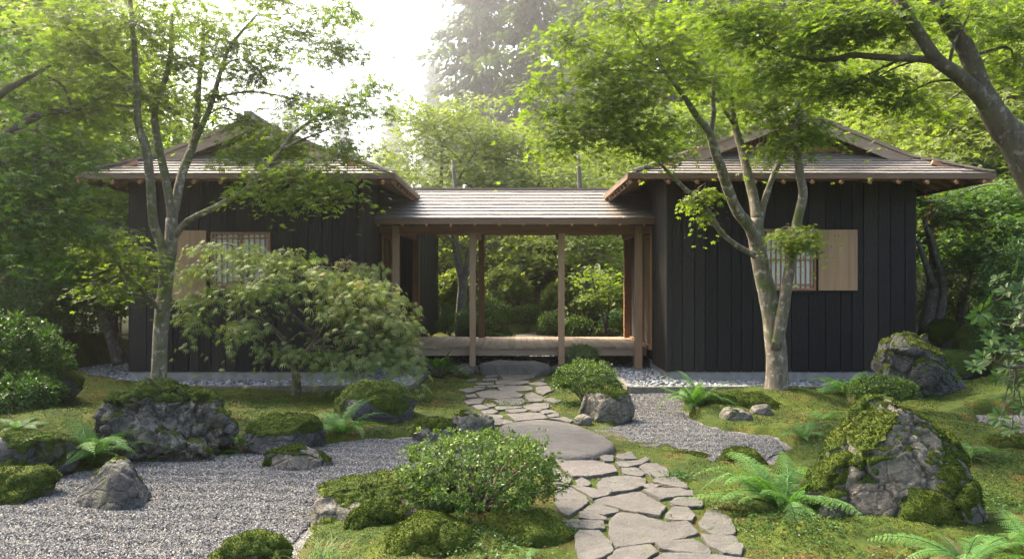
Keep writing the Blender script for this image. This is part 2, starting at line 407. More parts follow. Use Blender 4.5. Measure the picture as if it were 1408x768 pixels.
def m_rock(name, c0, c1, warm=(.14, .118, .082), lich=.5):
    m, n, b, o = newmat(name); co = coords(n)
    a = noise(n, co, 5, 8, .65, .5); f = noise(n, co, 34, 6, .7); e = vor(n, co, 7, 'DISTANCE_TO_EDGE')
    c = ramp(n, [(.32, c0), (.68, c1)], mth(n, 'ADD', mth(n, 'MULTIPLY', a, .6), mth(n, 'MULTIPLY', f, .4))).outputs[0]
    c = mix(n, mth(n, 'MULTIPLY', ramp(n, [(.5, (0, 0, 0)), (.7, (1, 1, 1))], noise(n, co, 2.7, 4)).outputs[0], .6), c, warm)
    l = ramp(n, [(.60, (0, 0, 0)), (.66, (1, 1, 1))], noise(n, co, 9, 6, .7)).outputs[0]
    c = mix(n, mth(n, 'MULTIPLY', l, lich), c, (.36, .36, .31))
    g = ramp(n, [(.48, (0, 0, 0)), (.66, (1, 1, 1))], noise(n, co, 3.6, 6, .7, .4)).outputs[0]
    c = mix(n, mth(n, 'MULTIPLY', g, .6), c, (.06, .075, .015))
    wn = nd(n, "ShaderNodeVectorMath", operation='ADD'); ns = n.nodes.new("ShaderNodeTexNoise"); ns.inputs['Scale'].default_value = 6; ns.inputs['Detail'].default_value = 5
    sc_ = nd(n, "ShaderNodeVectorMath", operation='SCALE'); sc_.inputs['Scale'].default_value = .12; n.links.new(co, ns.inputs['Vector']); n.links.new(ns.outputs['Color'], sc_.inputs[0]); n.links.new(co, wn.inputs[0]); n.links.new(sc_.outputs[0], wn.inputs[1])
    ck = vor(n, wn.outputs[0], 6.5, 'DISTANCE_TO_EDGE'); ckr = ramp(n, [(0, (1, 1, 1)), (.045, (0, 0, 0))], ck).outputs[0]
    c = mix(n, mth(n, 'MULTIPLY', ckr, .7), c, (.012, .011, .009))
    c = mix(n, mth(n, 'MULTIPLY', ramp(n, [(.35, (1, 1, 1)), (.6, (0, 0, 0))], f).outputs[0], .55), c, (.02, .019, .017))
    e = ramp(n, [(0, (0, 0, 0)), (.08, (1, 1, 1))], ck).outputs[0]
    n.links.new(c, b.inputs['Base Color']); b.inputs['Roughness'].default_value = .8
    bump(n, b, mth(n, 'ADD', mth(n, 'ADD', a, mth(n, 'MULTIPLY', f, .7)), mth(n, 'MULTIPLY', e, .25)), 1, .045); return m
M['rock'] = m_rock('grey_rock', (.052, .05, .043), (.20, .19, .162))
M['rock_dark'] = m_rock('dark_rock', (.03, .03, .03), (.10, .10, .098), (.07, .06, .05), .25)
M['rock_warm'] = m_rock('warm_rock', (.065, .06, .048), (.23, .205, .16), (.15, .122, .082), .7)
def m_flag(name, c0, c1):
    m, n, b, o = newmat(name); co = coords(n)
    a = noise(n, co, 6, 8, .6, .6); f = noise(n, co, 60, 5, .7)
    c = ramp(n, [(.3, c0), (.7, c1)], mth(n, 'ADD', mth(n, 'MULTIPLY', a, .5), mth(n, 'MULTIPLY', f, .5))).outputs[0]
    c = mix(n, mth(n, 'MULTIPLY', attr(n), .35), c, (.085, .076, .066))
    g = ramp(n, [(.6, (0, 0, 0)), (.72, (1, 1, 1))], noise(n, co, 3.1, 6, .7)).outputs[0]
    c = mix(n, mth(n, 'MULTIPLY', g, .5), c, (.12, .12, .05))
    n.links.new(c, b.inputs['Base Color']); b.inputs['Roughness'].default_value = .7
    bump(n, b, mth(n, 'ADD', mth(n, 'MULTIPLY', a, 1.5), f), 1.0, .022); return m
M['flag'] = m_flag('flagstone', (.022, .0212, .0185), (.135, .127, .108))
M['flag_pink'] = m_flag('pinkish_flagstone', (.075, .066, .06), (.13, .115, .103))
# ------------------------------------------------------------------ terrain
def poly_sd(x, y, poly):
    """signed distance to polygon, negative inside"""
    p = np.asarray(poly, float); d = np.full(x.shape, 1e9); ins = np.zeros(x.shape, bool)
    for i in range(len(p)):
        a = p[i]; b = p[(i + 1) % len(p)]; e = b - a
        t = np.clip(((x - a[0]) * e[0] + (y - a[1]) * e[1]) / (e @ e + 1e-12), 0, 1)
        d = np.minimum(d, np.hypot(x - a[0] - t * e[0], y - a[1] - t * e[1]))
        c = ((a[1] > y) != (b[1] > y)) & (x < (b[0] - a[0]) * (y - a[1]) / (b[1] - a[1] + 1e-12) + a[0]); ins ^= c
    return np.where(ins, -d, d)
def gp(pts): return [tuple(G(a, b)) for a, b in pts]
GRAV_L = gp([(-260, 715), (0, 684), (60, 672), (115, 648), (200, 634), (330, 626), (440, 614), (505, 605), (575, 601), (620, 600), (700, 596), (705, 612), (650, 640), (560, 655), (450, 665), (425, 715), (380, 765), (330, 900), (-500, 1000)])
GRAV_R = gp([(862, 541), (925, 541), (935, 552), (940, 575), (985, 592), (1062, 600), (1075, 618), (1040, 636), (985, 636), (930, 612), (870, 608), (822, 600), (818, 588), (872, 583), (870, 560)])
GRAV_RR = gp([(1345, 572), (1420, 570), (1520, 575), (1520, 612), (1408, 606), (1350, 596)])
PATH = gp([(648, 517), (765, 515), (800, 545), (800, 575), (880, 612), (935, 640), (1000, 700), (1035, 768), (1060, 860), (800, 900), (785, 768), (760, 700), (735, 640), (680, 600), (640, 570), (625, 540)])
KY = 11.3
STRIP = [(-7.6, 13.2), (-5.98, 11.3), (-1.47, 11.3), (-1.35, 13.0), (-1.1, 14.2), (1.5, 14.2), (1.62, 11.2), (6.8, 11.2), (7.6, 13.0), (7.6, 17.0), (2.5, 18), (-2.0, 22), (-7.6, 22)]
MOUNDS = [  # x, y, rx, ry, h
    (*G(1075, 555), .95, .75, .20), (*G(1000, 572), .45, .35, .13), (*G(240, 575), 1.0, .7, .08), (*G(60, 600), .9, .8, .22), (*G(30, 555), 1.6, 1.1, .22),
    (*G(400, 590), .9, .5, .05), (*G(520, 570), .8, .5, .05), (-6.6, 15.0, 2.6, 2.2, .55), (-9.5, 12, 3.0, 3, .7), (*G(1250, 600), 1.2, 1.0, .14), (*G(1400, 560), 1.2, .9, .18),
    (8.4, 12.5, 2.0, 2.6, .45), (11, 11, 3, 3, .8), (*G(600, 735), .55, .35, .08), (*G(1200, 740), .9, .4, .10), (*G(1040, 660), .35, .3, .07), (3.2, 23, 1.6, 1.4, .25), (-.6, 22.5, 1.0, 1.0, .12), (-4, 26, 2, 2, .3)]
def H(x, y, fine=True):
    x = np.asarray(x, float); y = np.asarray(y, float)
    h = np.full(x.shape, .035)
    for mx, my, rx, ry, a in MOUNDS: h = h + a * np.exp(-(((x - mx) / rx) ** 2 + ((y - my) / ry) ** 2) * 1.2)
    r = np.hypot(x, y - 12); h = h + np.clip((r - 19) * .10, 0, 5.5)
    if fine:
        q = np.stack([x, y, 0 * x], -1).reshape(-1, 3)
        near = (np.abs(q[:, 0]) < 12) & (q[:, 1] < 24) & (q[:, 1] > 1); f = np.zeros(len(q)); s = q[near]
        cl = worley(s * 7.0)[0]
        cb = worley(s * 2.3 + 31)[0]; f[near] = .045 * (.55 - cb) + .022 * fbm(s * 1.6, 3) + .026 * (.55 - cl) + .012 * fbm(s * 14, 2)
        h = h + f.reshape(x.shape)
    g = np.minimum(np.minimum(poly_sd(x, y, GRAV_L), poly_sd(x, y, GRAV_R)), poly_sd(x, y, GRAV_RR))
    w = .04 * np.sin(x * 7 + y * 3) + .025 * np.sin(x * 17 - y * 11)
    h = -.07 + (h + .07) * sstep(-.02, .16, g + w)
    p = poly_sd(x, y, PATH); k = sstep(-.05, .35, p + w); h = np.where(p < .4, (.018 + (h - .018) * np.maximum(k, .10)), h)
    s = poly_sd(x, y, STRIP); h = np.where(s < 0, -.08, -.08 + (h + .08) * sstep(0, .02, s))
    return h
def Hs(x, y, fine=False): return float(H(np.array([x]), np.array([y]), fine)[0])
def gridax(a, b, st, lo, hi, g=1.25):
    c = list(np.arange(a, b + 1e-6, st)); s = st
    while c[0] > lo: s *= g; c.insert(0, c[0] - s)
    s = st
    while c[-1] < hi: s *= g; c.append(c[-1] + s)
    return np.array(c)
gx = gridax(-6.5, 6.5, .024, -500, 500); gy1 = np.arange(3.2, 8.0, .022); gy2 = np.arange(8.0, 13, .045); gy3 = gridax(13, 24, .12, 13, 900)
s_ = .03; low = [3.2]
while low[0] > -300: s_ *= 1.3; low.insert(0, low[0] - s_)
gy = np.concatenate([low[:-1], gy1, gy2, gy3])
X, Y = np.meshgrid(gx, gy); Z = H(X, Y); nx = len(gx); ny = len(gy)
i = np.arange(ny - 1)[:, None] * nx + np.arange(nx - 1)[None]
Q = np.stack([i, i + 1, i + nx + 1, i + nx], -1).reshape(-1, 4)
tag(mesh_np('ground', np.stack([X, Y, Z], -1).reshape(-1, 3), [Q], M['moss'], None, True), None, None, None, 'structure')

# gravel bed sheets
def rake(x, y): return .007 * np.sin((y * 26 + 3.0 * np.sin(x * 1.3) + x * 6)) + .006 * np.sin(x * 5 + y * 2)
def sheet(name, x0, x1, y0, y1, st, zf, mat, kind='structure'):
    a = np.arange(x0, x1 + st / 2, st); b = np.arange(y0, y1 + st / 2, st); X, Y = np.meshgrid(a, b); n = len(a)
    i = np.arange(len(b) - 1)[:, None] * n + np.arange(n - 1)[None]
    Q = np.stack([i, i + 1, i + n + 1, i + n], -1).reshape(-1, 4)
    return tag(mesh_np(name, np.stack([X, Y, zf(X, Y)], -1).reshape(-1, 3), [Q], mat, None, True), None, None, None, kind)
sheet('gravel_bed', -8, 1.0, 3.0, 9.2, .05, lambda x, y: -.012 + rake(x, y), M['gravelbed'])
sheet('gravel_bed', 1.001, 7.5, 6.3, 12.6, .05, lambda x, y: -.012 + rake(x, y), M['gravelbed'])
rg = np.random.default_rng(11)
OCT = np.array([[1, 0, 0], [0, 1, 0], [-1, 0, 0], [0, -1, 0], [0, 0, 1], [0, 0, -1.]]); OCF = np.array([[0, 1, 4], [1, 2, 4], [2, 3, 4], [3, 0, 4], [1, 0, 5], [2, 1, 5], [3, 2, 5], [0, 3, 5]])
def rotm(n, rg):
    q = unit(rg.normal(size=(n, 4))); w, x, y, z = q.T
    return np.stack([1 - 2 * (y * y + z * z), 2 * (x * y - z * w), 2 * (x * z + y * w), 2 * (x * y + z * w), 1 - 2 * (x * x + z * z), 2 * (y * z - x * w), 2 * (x * z - y * w), 2 * (y * z + x * w), 1 - 2 * (x * x + y * y)], -1).reshape(n, 3, 3)
def chips(name, polys, n, size, zf, mat, label, flat=.6, tv=OCT, tf=OCF, smooth=False, seed=3, ylim=99, cat='gravel', jit=.3, bias=1.0):
    rg = np.random.default_rng(seed); poly = np.array(polys); x0, y0 = poly.min(0); x1, y1 = poly.max(0); y1 = min(y1, ylim); P_ = []
    tot = 0
    while tot < n:
        u = rg.random(n * 2); q = np.stack([x0 + (x1 - x0) * rg.random(n * 2), y0 + (y1 - y0) * u ** bias], -1)
        vis = np.abs(q[:, 0]) < q[:, 1] * .68 + .6
        q = q[vis & (q[:, 1] > 3.4)]; q = q[poly_sd(q[:, 0], q[:, 1], poly) < .02]; P_.append(q); tot += len(q)
    q = np.concatenate(P_)[:n]
    s = size * (.6 + .8 * rg.random(n)); sc = np.stack([s, s * (.7 + .3 * rg.random(n)), s * flat], -1)
    V = tv[None] * (1 + jit * (rg.random((n, len(tv), 1)) - .5)) * sc[:, None]
    ang = rg.random(n) * 6.283; c, s_ = np.cos(ang), np.sin(ang)
    if flat > .55: V = np.einsum('nij,nkj->nki', rotm(n, rg), V)
    else:
        tx, ty = rg.normal(size=n) * .25, rg.normal(size=n) * .25
        V[:, :, 2] += V[:, :, 0] * tx[:, None] + V[:, :, 1] * ty[:, None]
        V = np.stack([V[:, :, 0] * c[:, None] - V[:, :, 1] * s_[:, None], V[:, :, 0] * s_[:, None] + V[:, :, 1] * c[:, None], V[:, :, 2]], -1)
    z = zf(q[:, 0], q[:, 1]) + s * .35 * rg.random(n)
    V += np.stack([q[:, 0], q[:, 1], z], -1)[:, None]
    Fq = (tf[None] + (np.arange(n) * len(tv))[:, None, None]).reshape(-1, 3)
    return tag(mesh_np(name, V.reshape(-1, 3), [Fq], mat, None, smooth, np.repeat(rg.random(n), len(tf))), label, cat, None, 'stuff')
chips('gravel', GRAV_L, 190000, .0088, lambda x, y: rake(x, y) - .004, M['chip'], 'pale grey raked gravel bed left of the stone path', seed=3, bias=1.4)
chips('gravel', GRAV_R, 60000, .0092, lambda x, y: rake(x, y) - .004, M['chip'], 'pale gravel patch right of the path below the mossy tree mound', seed=4)
chips('gravel', GRAV_RR, 12000, .009, lambda x, y: rake(x, y) - .004, M['chip'], 'small pale gravel patch at the right edge beyond the ferns', seed=5)
# pebble strips
import bmesh
bm = bmesh.new(); bmesh.ops.create_icosphere(bm, subdivisions=1, radius=1); bm.verts.ensure_lookup_table()
IV = np.array([v.co[:] for v in bm.verts]); IF = np.array([[v.index for v in f.verts] for f in bm.faces]); bm.free()
sheet('pebble_bed', -8, 8, 11.0, 22, .5, lambda x, y: -.012 + 0 * x, M['soil'])
PZ = lambda x, y: .035 + .025 * np.sin(x * 2.1) * np.cos(y * 1.7)
chips('pebbles', [(-7.6, 13.2), (-5.9, 11.42), (-1.50, 11.42), (-1.42, 13.0), (-1.2, 14.4), (-2.2, 16.5), (-2.4, 12.3), (-5.9, 12.3), (-6.0, 15), (-7.4, 15)], 7500, .034, PZ, M['pebble'], 'blue grey pebbles along the foot of the pavilion behind the cutleaf maple', .5, IV, IF, True, 6, cat='pebbles', jit=.22)
chips('pebbles', [(1.66, 11.34), (6.8, 11.34), (7.3, 13.0), (7.0, 14), (6.4, 12.3), (2.5, 12.3), (2.5, 16.6), (1.2, 16.6), (1.3, 14)], 7500, .034, PZ, M['pebble'], 'blue grey pebbles along the foot of the pavilion behind the fern', .5, IV, IF, True, 7, cat='pebbles', jit=.22)
chips('pebbles', [(-1.9, 14.6), (2.4, 14.6), (2.4, 18.5), (-1.9, 18.5)], 3500, .04, PZ, M['pebble'], 'pebbles in the shade under the wooden deck', .5, IV, IF, True, 8, cat='pebbles', jit=.22)

def kerb(name, pts, label, w=.07, h=.10):
    m = MB()
    for a, b in zip(pts[:-1], pts[1:]):
        a = np.array(a, float); b = np.array(b, float); L = np.linalg.norm(b - a); n = max(1, int(L / .9)); d = (b - a) / n
        for k in range(n):
            p = a + d * k; q = a + d * (k + 1); e = unit(d) * .004
            m.beam([*(p + e), h - .09 + random.uniform(-.004, .004)], [*(q - e), h - .09 + random.uniform(-.004, .004)], w, .18)
    o = m.build(name, M['kerb'], None, origin=(pts[0][0], pts[0][1], 0)); return tag(o, label, 'kerb')
kerb('stone_kerb', [(-7.7, 13.1), (-5.98, 11.33), (-1.47, 11.33), (-1.38, 13.0)], 'low dark kerb holding the pebbles behind the small cutleaf maple')
kerb('stone_kerb', [(1.62, 13.2), (1.65, 11.23), (6.85, 11.23), (7.6, 13.0)], 'low dark kerb edging the pebbles behind the fern and round shrub')

# ------------------------------------------------------------------ roofs
def shingles(mb, O, U, V, N, v1, urange, e=.16, w=.4, th=.022, over=1.55):
    """courses of shakes on a slope: O eave corner, U along, V up-slope"""
    O, U, V, N = [np.asarray(q, float) for q in (O, U, V, N)]; k = 0; v = 0.0
    while v < v1 - .02:
        a, b = urange(v); a2, b2 = urange(min(v + e, v1)); u = a - random.random() * w
        while u < b:
            ww = w * random.uniform(.7, 1.3); lo = max(u, a); hi = min(u + ww, b)
            if hi - lo > .015:
                j = random.uniform(-.004, .004); t = th * 1.25 * random.uniform(.95, 1.06); vt = min(v + e * over, v1); sh = random.uniform(0, .002)
                la, lb = max(lo, a2), min(hi, b2)
                if lb - la < .01: m = min(max((lo + hi) / 2, min(a2, b2)), max(a2, b2)); la, lb = (lo, lo + .012) if lo > (a2 + b2) / 2 else (hi - .012, hi); vt = v + e * .9
                if lo < a2 - .01 or hi > b2 + .01: vt = min(vt, v + e * 1.02)
                b0 = .014 + sh
                pts = [O + U * (lo + .0008) + V * (v + j) + N * b0, O + U * (hi - .0008) + V * (v + j) + N * b0, O + U * lb + V * vt, O + U * la + V * vt,
                       O + U * (lo + .0008) + V * (v + j) + N * (b0 + t), O + U * (hi - .0008) + V * (v + j) + N * (b0 + t), O + U * lb + V * vt + N * t * .5, O + U * la + V * vt + N * t * .5]
                mb.hexa(pts, .5 + .5 * (random.random() - .5))
            u += ww
        v += e; k += 1

def boards(mb, a, b, z0, z1, w, nrm, th=.028, gap=.012, batten=0.0, holes=(), rnd=.25):
    """vertical boards along the line a-b (2D), facing nrm (2D); holes (s0,s1,z0,z1) along the line"""
    a = np.array(a, float); b = np.array(b, float); L = np.linalg.norm(b - a); d = (b - a) / L; nrm = np.array(nrm, float); s = 0.0
    while s < L - .01:
        ww = min(w * random.uniform(1 - rnd, 1 + rnd), L - s); segs = [(z0, z1)]
        if L - s - ww < w * .3: ww = L - s
        cm = s + ww / 2
        for h0, h1, g0, g1 in holes:
            if cm > h0 - ww * .5 and cm < h1 + ww * .5: segs = [(z0, g0), (g1, z1)]
        off = random.uniform(0, .006)
        for q0, q1 in segs:
            p0 = a + d * (s + gap / 2); p1 = a + d * (s + ww - gap / 2); t = random.random()
            i0 = p0 + nrm * 0; o0 = p0 + nrm * (th + off); i1 = p1; o1 = p1 + nrm * (th + off)
            c = [o0, o1, i1, i0] if d[0] * nrm[1] - d[1] * nrm[0] < 0 else [o1, o0, i0, i1]
            mb.hexa([[*p, q0] for p in c] + [[*p, q1] for p in c], t)
            if False:
                p0 = a + d * (s - batten / 2); p1 = a + d * (s + batten / 2); o0 = p0 + nrm * (th + .022); o1 = p1 + nrm * (th + .022)
                c = [o0, o1, p1, p0] if d[0] * nrm[1] - d[1] * nrm[0] < 0 else [o1, o0, p0, p1]
                mb.hexa([[*p, z0] for p in c] + [[*p, z1] for p in c], t * .8)
        s += ww

def pavilion(name, label, x0, x1, yb, ex0, ex1, y_back, win, shut, inner, ye=11.55, EZ=3.10):
    """x0..x1 wall front at y=12.4; eaves ex0..ex1; inner = +1 when the walkway is on the +x side"""
    Y0 = 12.4; root = empty(name, ((x0 + x1) / 2, Y0, 0), label, 'pavilion'); og = ((x0 + x1) / 2, Y0, 0)
    hw = (ex1 - ex0) / 2; xm = (ex0 + ex1) / 2; sl_ = .408; sk = .484; zr = EZ + hw * sl_
    def B(m, nm, mt, par=root): return m.build(nm, mt, par, origin=og)
    # solid core and boards
    xi = x1 if inner > 0 else x0; xo = x0 if inner > 0 else x1
    m = MB(); m.box(x0 + .03, x1 - .03, Y0 + .03, y_back, .19, EZ + .25, .3); B(m, 'wall_core', M['dark'])
    m = MB(); m.box(x0 + .01, x1 - .01, Y0 + .012, y_back - .05, -.05, .188, .5); B(m, 'foundation', M['conc'])
    hx0, hx1, hz0, hz1 = win; s0, s1, t0, t1 = shut
    lo, hi = min(hx0, s0), max(hx1, s1)
    m = MB(); boards(m, (x0, Y0 + .03), (x1, Y0 + .03), .17, EZ + .2, .205, (0, -1), holes=((hx0 - x0, hx1 - x0, hz0, hz1),), gap=.014, rnd=.3, batten=.022)
    B(m, 'front_wall', M['char'])
    m = MB(); boards(m, (xo, Y0 + .03), (xo, y_back), .17, EZ + .15, .25, (-1 if inner > 0 else 1, 0)); B(m, 'outer_wall', M['char'])
    m = MB(); boards(m, (xi, Y0), (xi, yb), .17, EZ + .1, .125, (inner, 0), batten=.03, rnd=.1)
    m.box(xi - .045 if inner > 0 else xi - .03, xi + .03 if inner > 0 else xi + .045, Y0 - .03, Y0 + .045, .17, EZ + .12, .9)
    B(m, 'inner_wall', M['char'])
    m = MB(); boards(m, (x0, y_back), (x1, y_back), .17, EZ + .1, .3, (0, 1)); B(m, 'rear_wall', M['char'])
    # window: frame, paper, lattice
    m = MB(); y = Y0 - .03
    f = .035
    m.box(hx0, hx1, y - .01, Y0 + .02, hz0, hz0 + f); m.box(hx0, hx1, y - .01, Y0 + .02, hz1 - f, hz1)
    m.box(hx0, hx0 + f, y - .012, Y0 + .02, hz0 + f, hz1 - f); m.box(hx1 - f, hx1, y - .012, Y0 + .02, hz0 + f, hz1 - f)
    m.box((hx0 + hx1) / 2 - .02, (hx0 + hx1) / 2 + .02, y - .006, Y0 + .02, hz0 + f, hz1 - f)
    wf = B(m, 'window', M['woodz'])
    m = MB(); m.box(hx0 + f, hx1 - f, Y0 + .004, Y0 + .010, hz0 + f, hz1 - f); B(m, 'paper', M['paper'], wf)
    m = MB(); n = 11
    for k in range(1, n):
        x = hx0 + (hx1 - hx0) * k / n; m.box(x - .008, x + .008, y + .004, Y0 + .003, hz0 + f + .001, hz1 - f - .001)
    for zz in (hz0 + (hz1 - hz0) * .5, hz0 + .09, hz1 - .09): m.box(hx0 + f, hx1 - f, y + .001, Y0 + .002, zz - .011, zz + .011)
    B(m, 'lattice', M['woodz'], wf)
    m = MB(); m.box(hx0 - .03, hx1 + .03, y - .03, Y0, hz0 - .035, hz0 - .002); B(m, 'sill', M['char'], wf)
    # shutter: four boards
    m = MB(); q = (s1 - s0) / 4
    for k in range(4): m.box(s0 + q * k + .0012, s0 + q * (k + 1) - .0012, Y0 - .065, Y0 - .032, t0, t1, random.uniform(.3, .8))
    B(m, 'shutter', M['shutter'])
    # roof
    ye2 = y_back + .5; roof_top = MB(); a1 = .95 * sk / sl_   # horizontal run on the sides below the gable
    nS = unit(np.array([sl_, 0, 1.0])); Ls = math.hypot(1, sl_)
    def side(sx):
        ex = ex0 if sx > 0 else ex1; O = (ex, 0, EZ); Vd = np.array([sx, 0, sl_]) / Ls; Nn = np.array([-sx * sl_, 0, 1]) / Ls
        def ur(v):
            a = v / Ls; s = ye + a * sl_ / sk if a < a1 else ye + .62
            return (s, ye2)
        if sx > 0: shingles(roof_top, O, (0, 1, 0), Vd, Nn, hw * Ls, ur, .165)
        else: shingles(roof_top, O, (0, 1, 0), Vd, Nn, hw * Ls, ur, .165)
    side(1); side(-1)
    rt = B(roof_top, 'roof', M['shake'])
    m = MB(); Lf = math.hypot(1, sk)
    def ur(v):
        a = v / Lf * sk / sl_; return (ex0 + a, ex1 - a)
    shingles(m, (0, ye, EZ), (1, 0, 0), np.array([0, 1, sk]) / Lf, np.array([0, -sk, 1]) / Lf, .97 * Lf, ur, .118, .38, .022)
    B(m, 'front_eave_roof', M['shake'], rt)
    # roof decks under the shakes (wood seen from below)
    m = MB(); t = .03
    for sx in (1, -1):
        ex = ex0 if sx > 0 else ex1; xk = ex + sx * a1
        A = [(ex, ye, EZ), (xk, ye + .95, EZ + a1 * sl_), (xk, ye2, EZ + a1 * sl_), (ex, ye2, EZ)]
        m.hexa([(p[0], p[1], p[2] - t) for p in A] + A)
        A = [(xk, ye + .62, EZ + a1 * sl_), (xm, ye + .62, zr), (xm, ye2, zr), (xk, ye2, EZ + a1 * sl_)]
        m.hexa([(p[0], p[1], p[2] - t) for p in A] + A)
    A = [(ex0, ye, EZ), (ex1, ye, EZ), (ex1 - a1, ye + .95, EZ + .95 * sk), (ex0 + a1, ye + .95, EZ + .95 * sk)]
    m.hexa([(p[0], p[1], p[2] - t) for p in A] + A)
    B(m, 'roof_boards', M['roofwood'], rt)
    # fascia
    m = MB(); m.box(ex0 - .01, ex1 + .01, ye - .022, ye + .01, EZ - .05, EZ + .012)
    for ex in (ex0, ex1): m.box(ex - .016, ex + .016, ye + .012, ye2, EZ - .05, EZ + .010)
    for ex in (ex0 + .07, ex1 - .07): m.box(ex - .012, ex + .012, ye + .06, ye2, EZ - .10, EZ - .045)
    B(m, 'fascia', M['fascia'], rt)
    # rafters: front ends, side ends
    m = MB(); nx_ = int((ex1 - ex0 - .3) / .39)
    for k in range(nx_ + 1):
        x = ex0 + .16 + (ex1 - ex0 - .32) * k / nx_
        m.tube([(x, ye - .05, EZ - .105), (x, Y0 + .02, EZ - .105 + (Y0 - ye) * .32)], .028, 8, .95)
    for sx, ex in ((1, ex0), (-1, ex1)):
        y = ye + .3
        while y < ye2:
            m.beam((ex + sx * .015, y, EZ - .07), (ex + sx * .75, y, EZ - .07 + .75 * sl_), .045, .06, tint=.8); y += .36
    B(m, 'rafters', M['woody'], rt)
    m = MB(); m.beam((ex0 + .02, ye + .02, EZ - .07), (ex0 + a1, ye + .93, EZ + a1 * sl_ - .07), .07, .08); m.beam((ex1 - .02, ye + .02, EZ - .07), (ex1 - a1, ye + .93, EZ + a1 * sl_ - .07), .07, .08)
    m.box(x0, x1, Y0 - .055, Y0 + .0, EZ + .02, EZ + .12)
    B(m, 'hip_beam', M['woodx'], rt)
    # hip caps: little stepped boards
    m = MB()
    for ex, sx in ((ex0, 1), (ex1, -1)):
        a = np.array([ex, ye, EZ + .035]); b = np.array([ex + sx * a1, ye + .95, EZ + a1 * sl_ + .035]); d = unit(b - a); L = np.linalg.norm(b - a); s = 0
        perp = unit(np.cross(d, (0, 0, 1)))
        while s < L:
            p = a + d * s; q = a + d * min(s + .24, L + .05)
            m.beam(p + np.array([0, 0, .030]), q + np.array([0, 0, .008]), .15, .022); s += .15
        B(m, 'hip_cap', M['shake'], rt); m = MB()
    # gable: recessed panel, slats, base beam, barge boards
    gy = ye + .98; zb = EZ + .95 * sk
    def tri(m, ya, yb_, z0, inset, tint=None):
        h = zr - .06 - z0; xl = xm - (zr - .06 - z0) / sl_ + inset; xr = xm + (zr - .06 - z0) / sl_ - inset; zt = zr - .06 - inset * sl_
        m.hexa([(xl, ya, z0), (xr, ya, z0), (xr, yb_, z0), (xl, yb_, z0), (xm - .01, ya, zt), (xm + .01, ya, zt), (xm + .01, yb_, zt), (xm - .01, yb_, zt)], tint)
    m = MB(); tri(m, gy + .05, gy + .09, zb - .02, .12); gb = B(m, 'gable', M['plank'])
    m = MB(); x = xm - 1.45
    while x < xm + 1.45:
        zt = zr - .17 - abs(x - xm) * sl_
        if zt > zb + .16: m.box(x, x + .025, gy + .005, gy + .045, zb + .12, zt)
        x += .062
    B(m, 'gable_slats', M['woodz'], gb)
    m = MB(); m.box(xm - a1 - .0 if False else ex0 + a1 + .1, ex1 - a1 - .1, gy - .03, gy + .04, zb + .03, zb + .12); B(m, 'gable_beam', M['woodx'], gb)
    m = MB(); yf = ye + .60
    for sx in (1, -1):
        e_ = hw - a1 + .17
        for dz, dd, hh, tt in ((-.10, 0, .15, .7), (.012, -.02, .05, .3)):
            a = np.array([xm - sx * e_, yf + dd, zr + dz - e_ * sl_ - .01]); b = np.array([xm + sx * .0, yf + dd, zr + dz - .01])
            m.beam(a, b, .035, hh, tint=tt)
    B(m, 'barge_board', M['deckx'], gb)
    m = MB(); m.box(xm - .09, xm + .09, yf - .04, ye2, zr - .015, zr + .05); m.box(xm - .055, xm + .055, yf - .06, ye2 + .02, zr + .05, zr + .11)
    m.box(xm - .13, xm + .13, yf - .075, yf + .05, zr - .03, zr + .03)
    B(m, 'ridge_cap', M['shake'], rt)
    return root

pl = pavilion('pavilion', 'charred timber pavilion behind the cutleaf maple, shingled gable roof', -5.93, -2.33, 14.15, -6.30, -1.70, 21.2,
              (-4.66, -3.74, P(0, 396, 12.4)[2], P(0, 319, 12.4)[2]), (-5.24, -4.72, P(0, 413, 12.4)[2], P(0, 317, 12.4)[2]), 1)
pr = pavilion('pavilion', 'black timber pavilion with a pale open shutter beside its paper window', 2.42, 6.25, 13.65, 1.68, 6.97, 17.1,
              (3.86, 4.70, P(0, 399, 12.4)[2], P(0, 315, 12.4)[2]), (4.73, 5.33, P(0, 399, 12.4)[2], P(0, 316, 12.4)[2]), -1)
og = pl.location[:]
# inner side of the left pavilion: sliding doors, then the ribbed block
m = MB(); x = -2.33
m.box(x - .02, x + .04, 14.17, 14.25, .42, 2.5); m.box(x - .02, x + .05, 14.25, 16.3, 2.36, 2.44); m.box(x - .02, x + .03, 14.25, 16.3, .40, .46)
for y in (14.75, 15.3, 15.85, 16.25): m.box(x - .02, x + .035, y - .035, y + .035, .46, 2.36)
dr = m.build('sliding_door', M['woodz'], pl, origin=og)
m = MB(); m.box(x - .01, x + .004, 14.25, 16.3, .46, 2.36); m.build('door_panel', M['plank'], dr, origin=og)
m = MB(); boards(m, (-1.985, 16.42), (-1.985, 21.2), .25, 3.3, .11, (1, 0), batten=.028, rnd=.08); boards(m, (-2.4, 16.42), (-1.985, 16.42), .25, 3.3, .11, (0, -1))
m.box(-2.4, -1.99, 16.43, 21.2, .2, 3.3, .2); m.build('ribbed_wall', M['char'], pl, origin=og)
og = pr.location[:]
m = MB(); x = 2.42
m.box(x - .05, x + .02, 13.67, 13.76, .40, 2.5); m.box(x - .045, x + .02, 13.76, 14.62, 2.3, 2.38); m.box(x - .045, x + .02, 14.62, 14.70, .40, 2.5)
for y in (14.70, 15.4, 16.25): m.box(x - .04, x + .02, y, y + .07, .46, 2.36)
m.box(x - .05, x + .02, 13.76, 16.3, .39, .46); m.box(x - .03, x + .02, 13.76, 14.62, 1.38, 1.43)
dr = m.build('sliding_door', M['woodz'], pr, origin=og)
m = MB(); m.box(x - .012, x + .01, 13.76, 14.62, .46, 2.3); m.build('door_panel', M['deckz'], dr, origin=og)
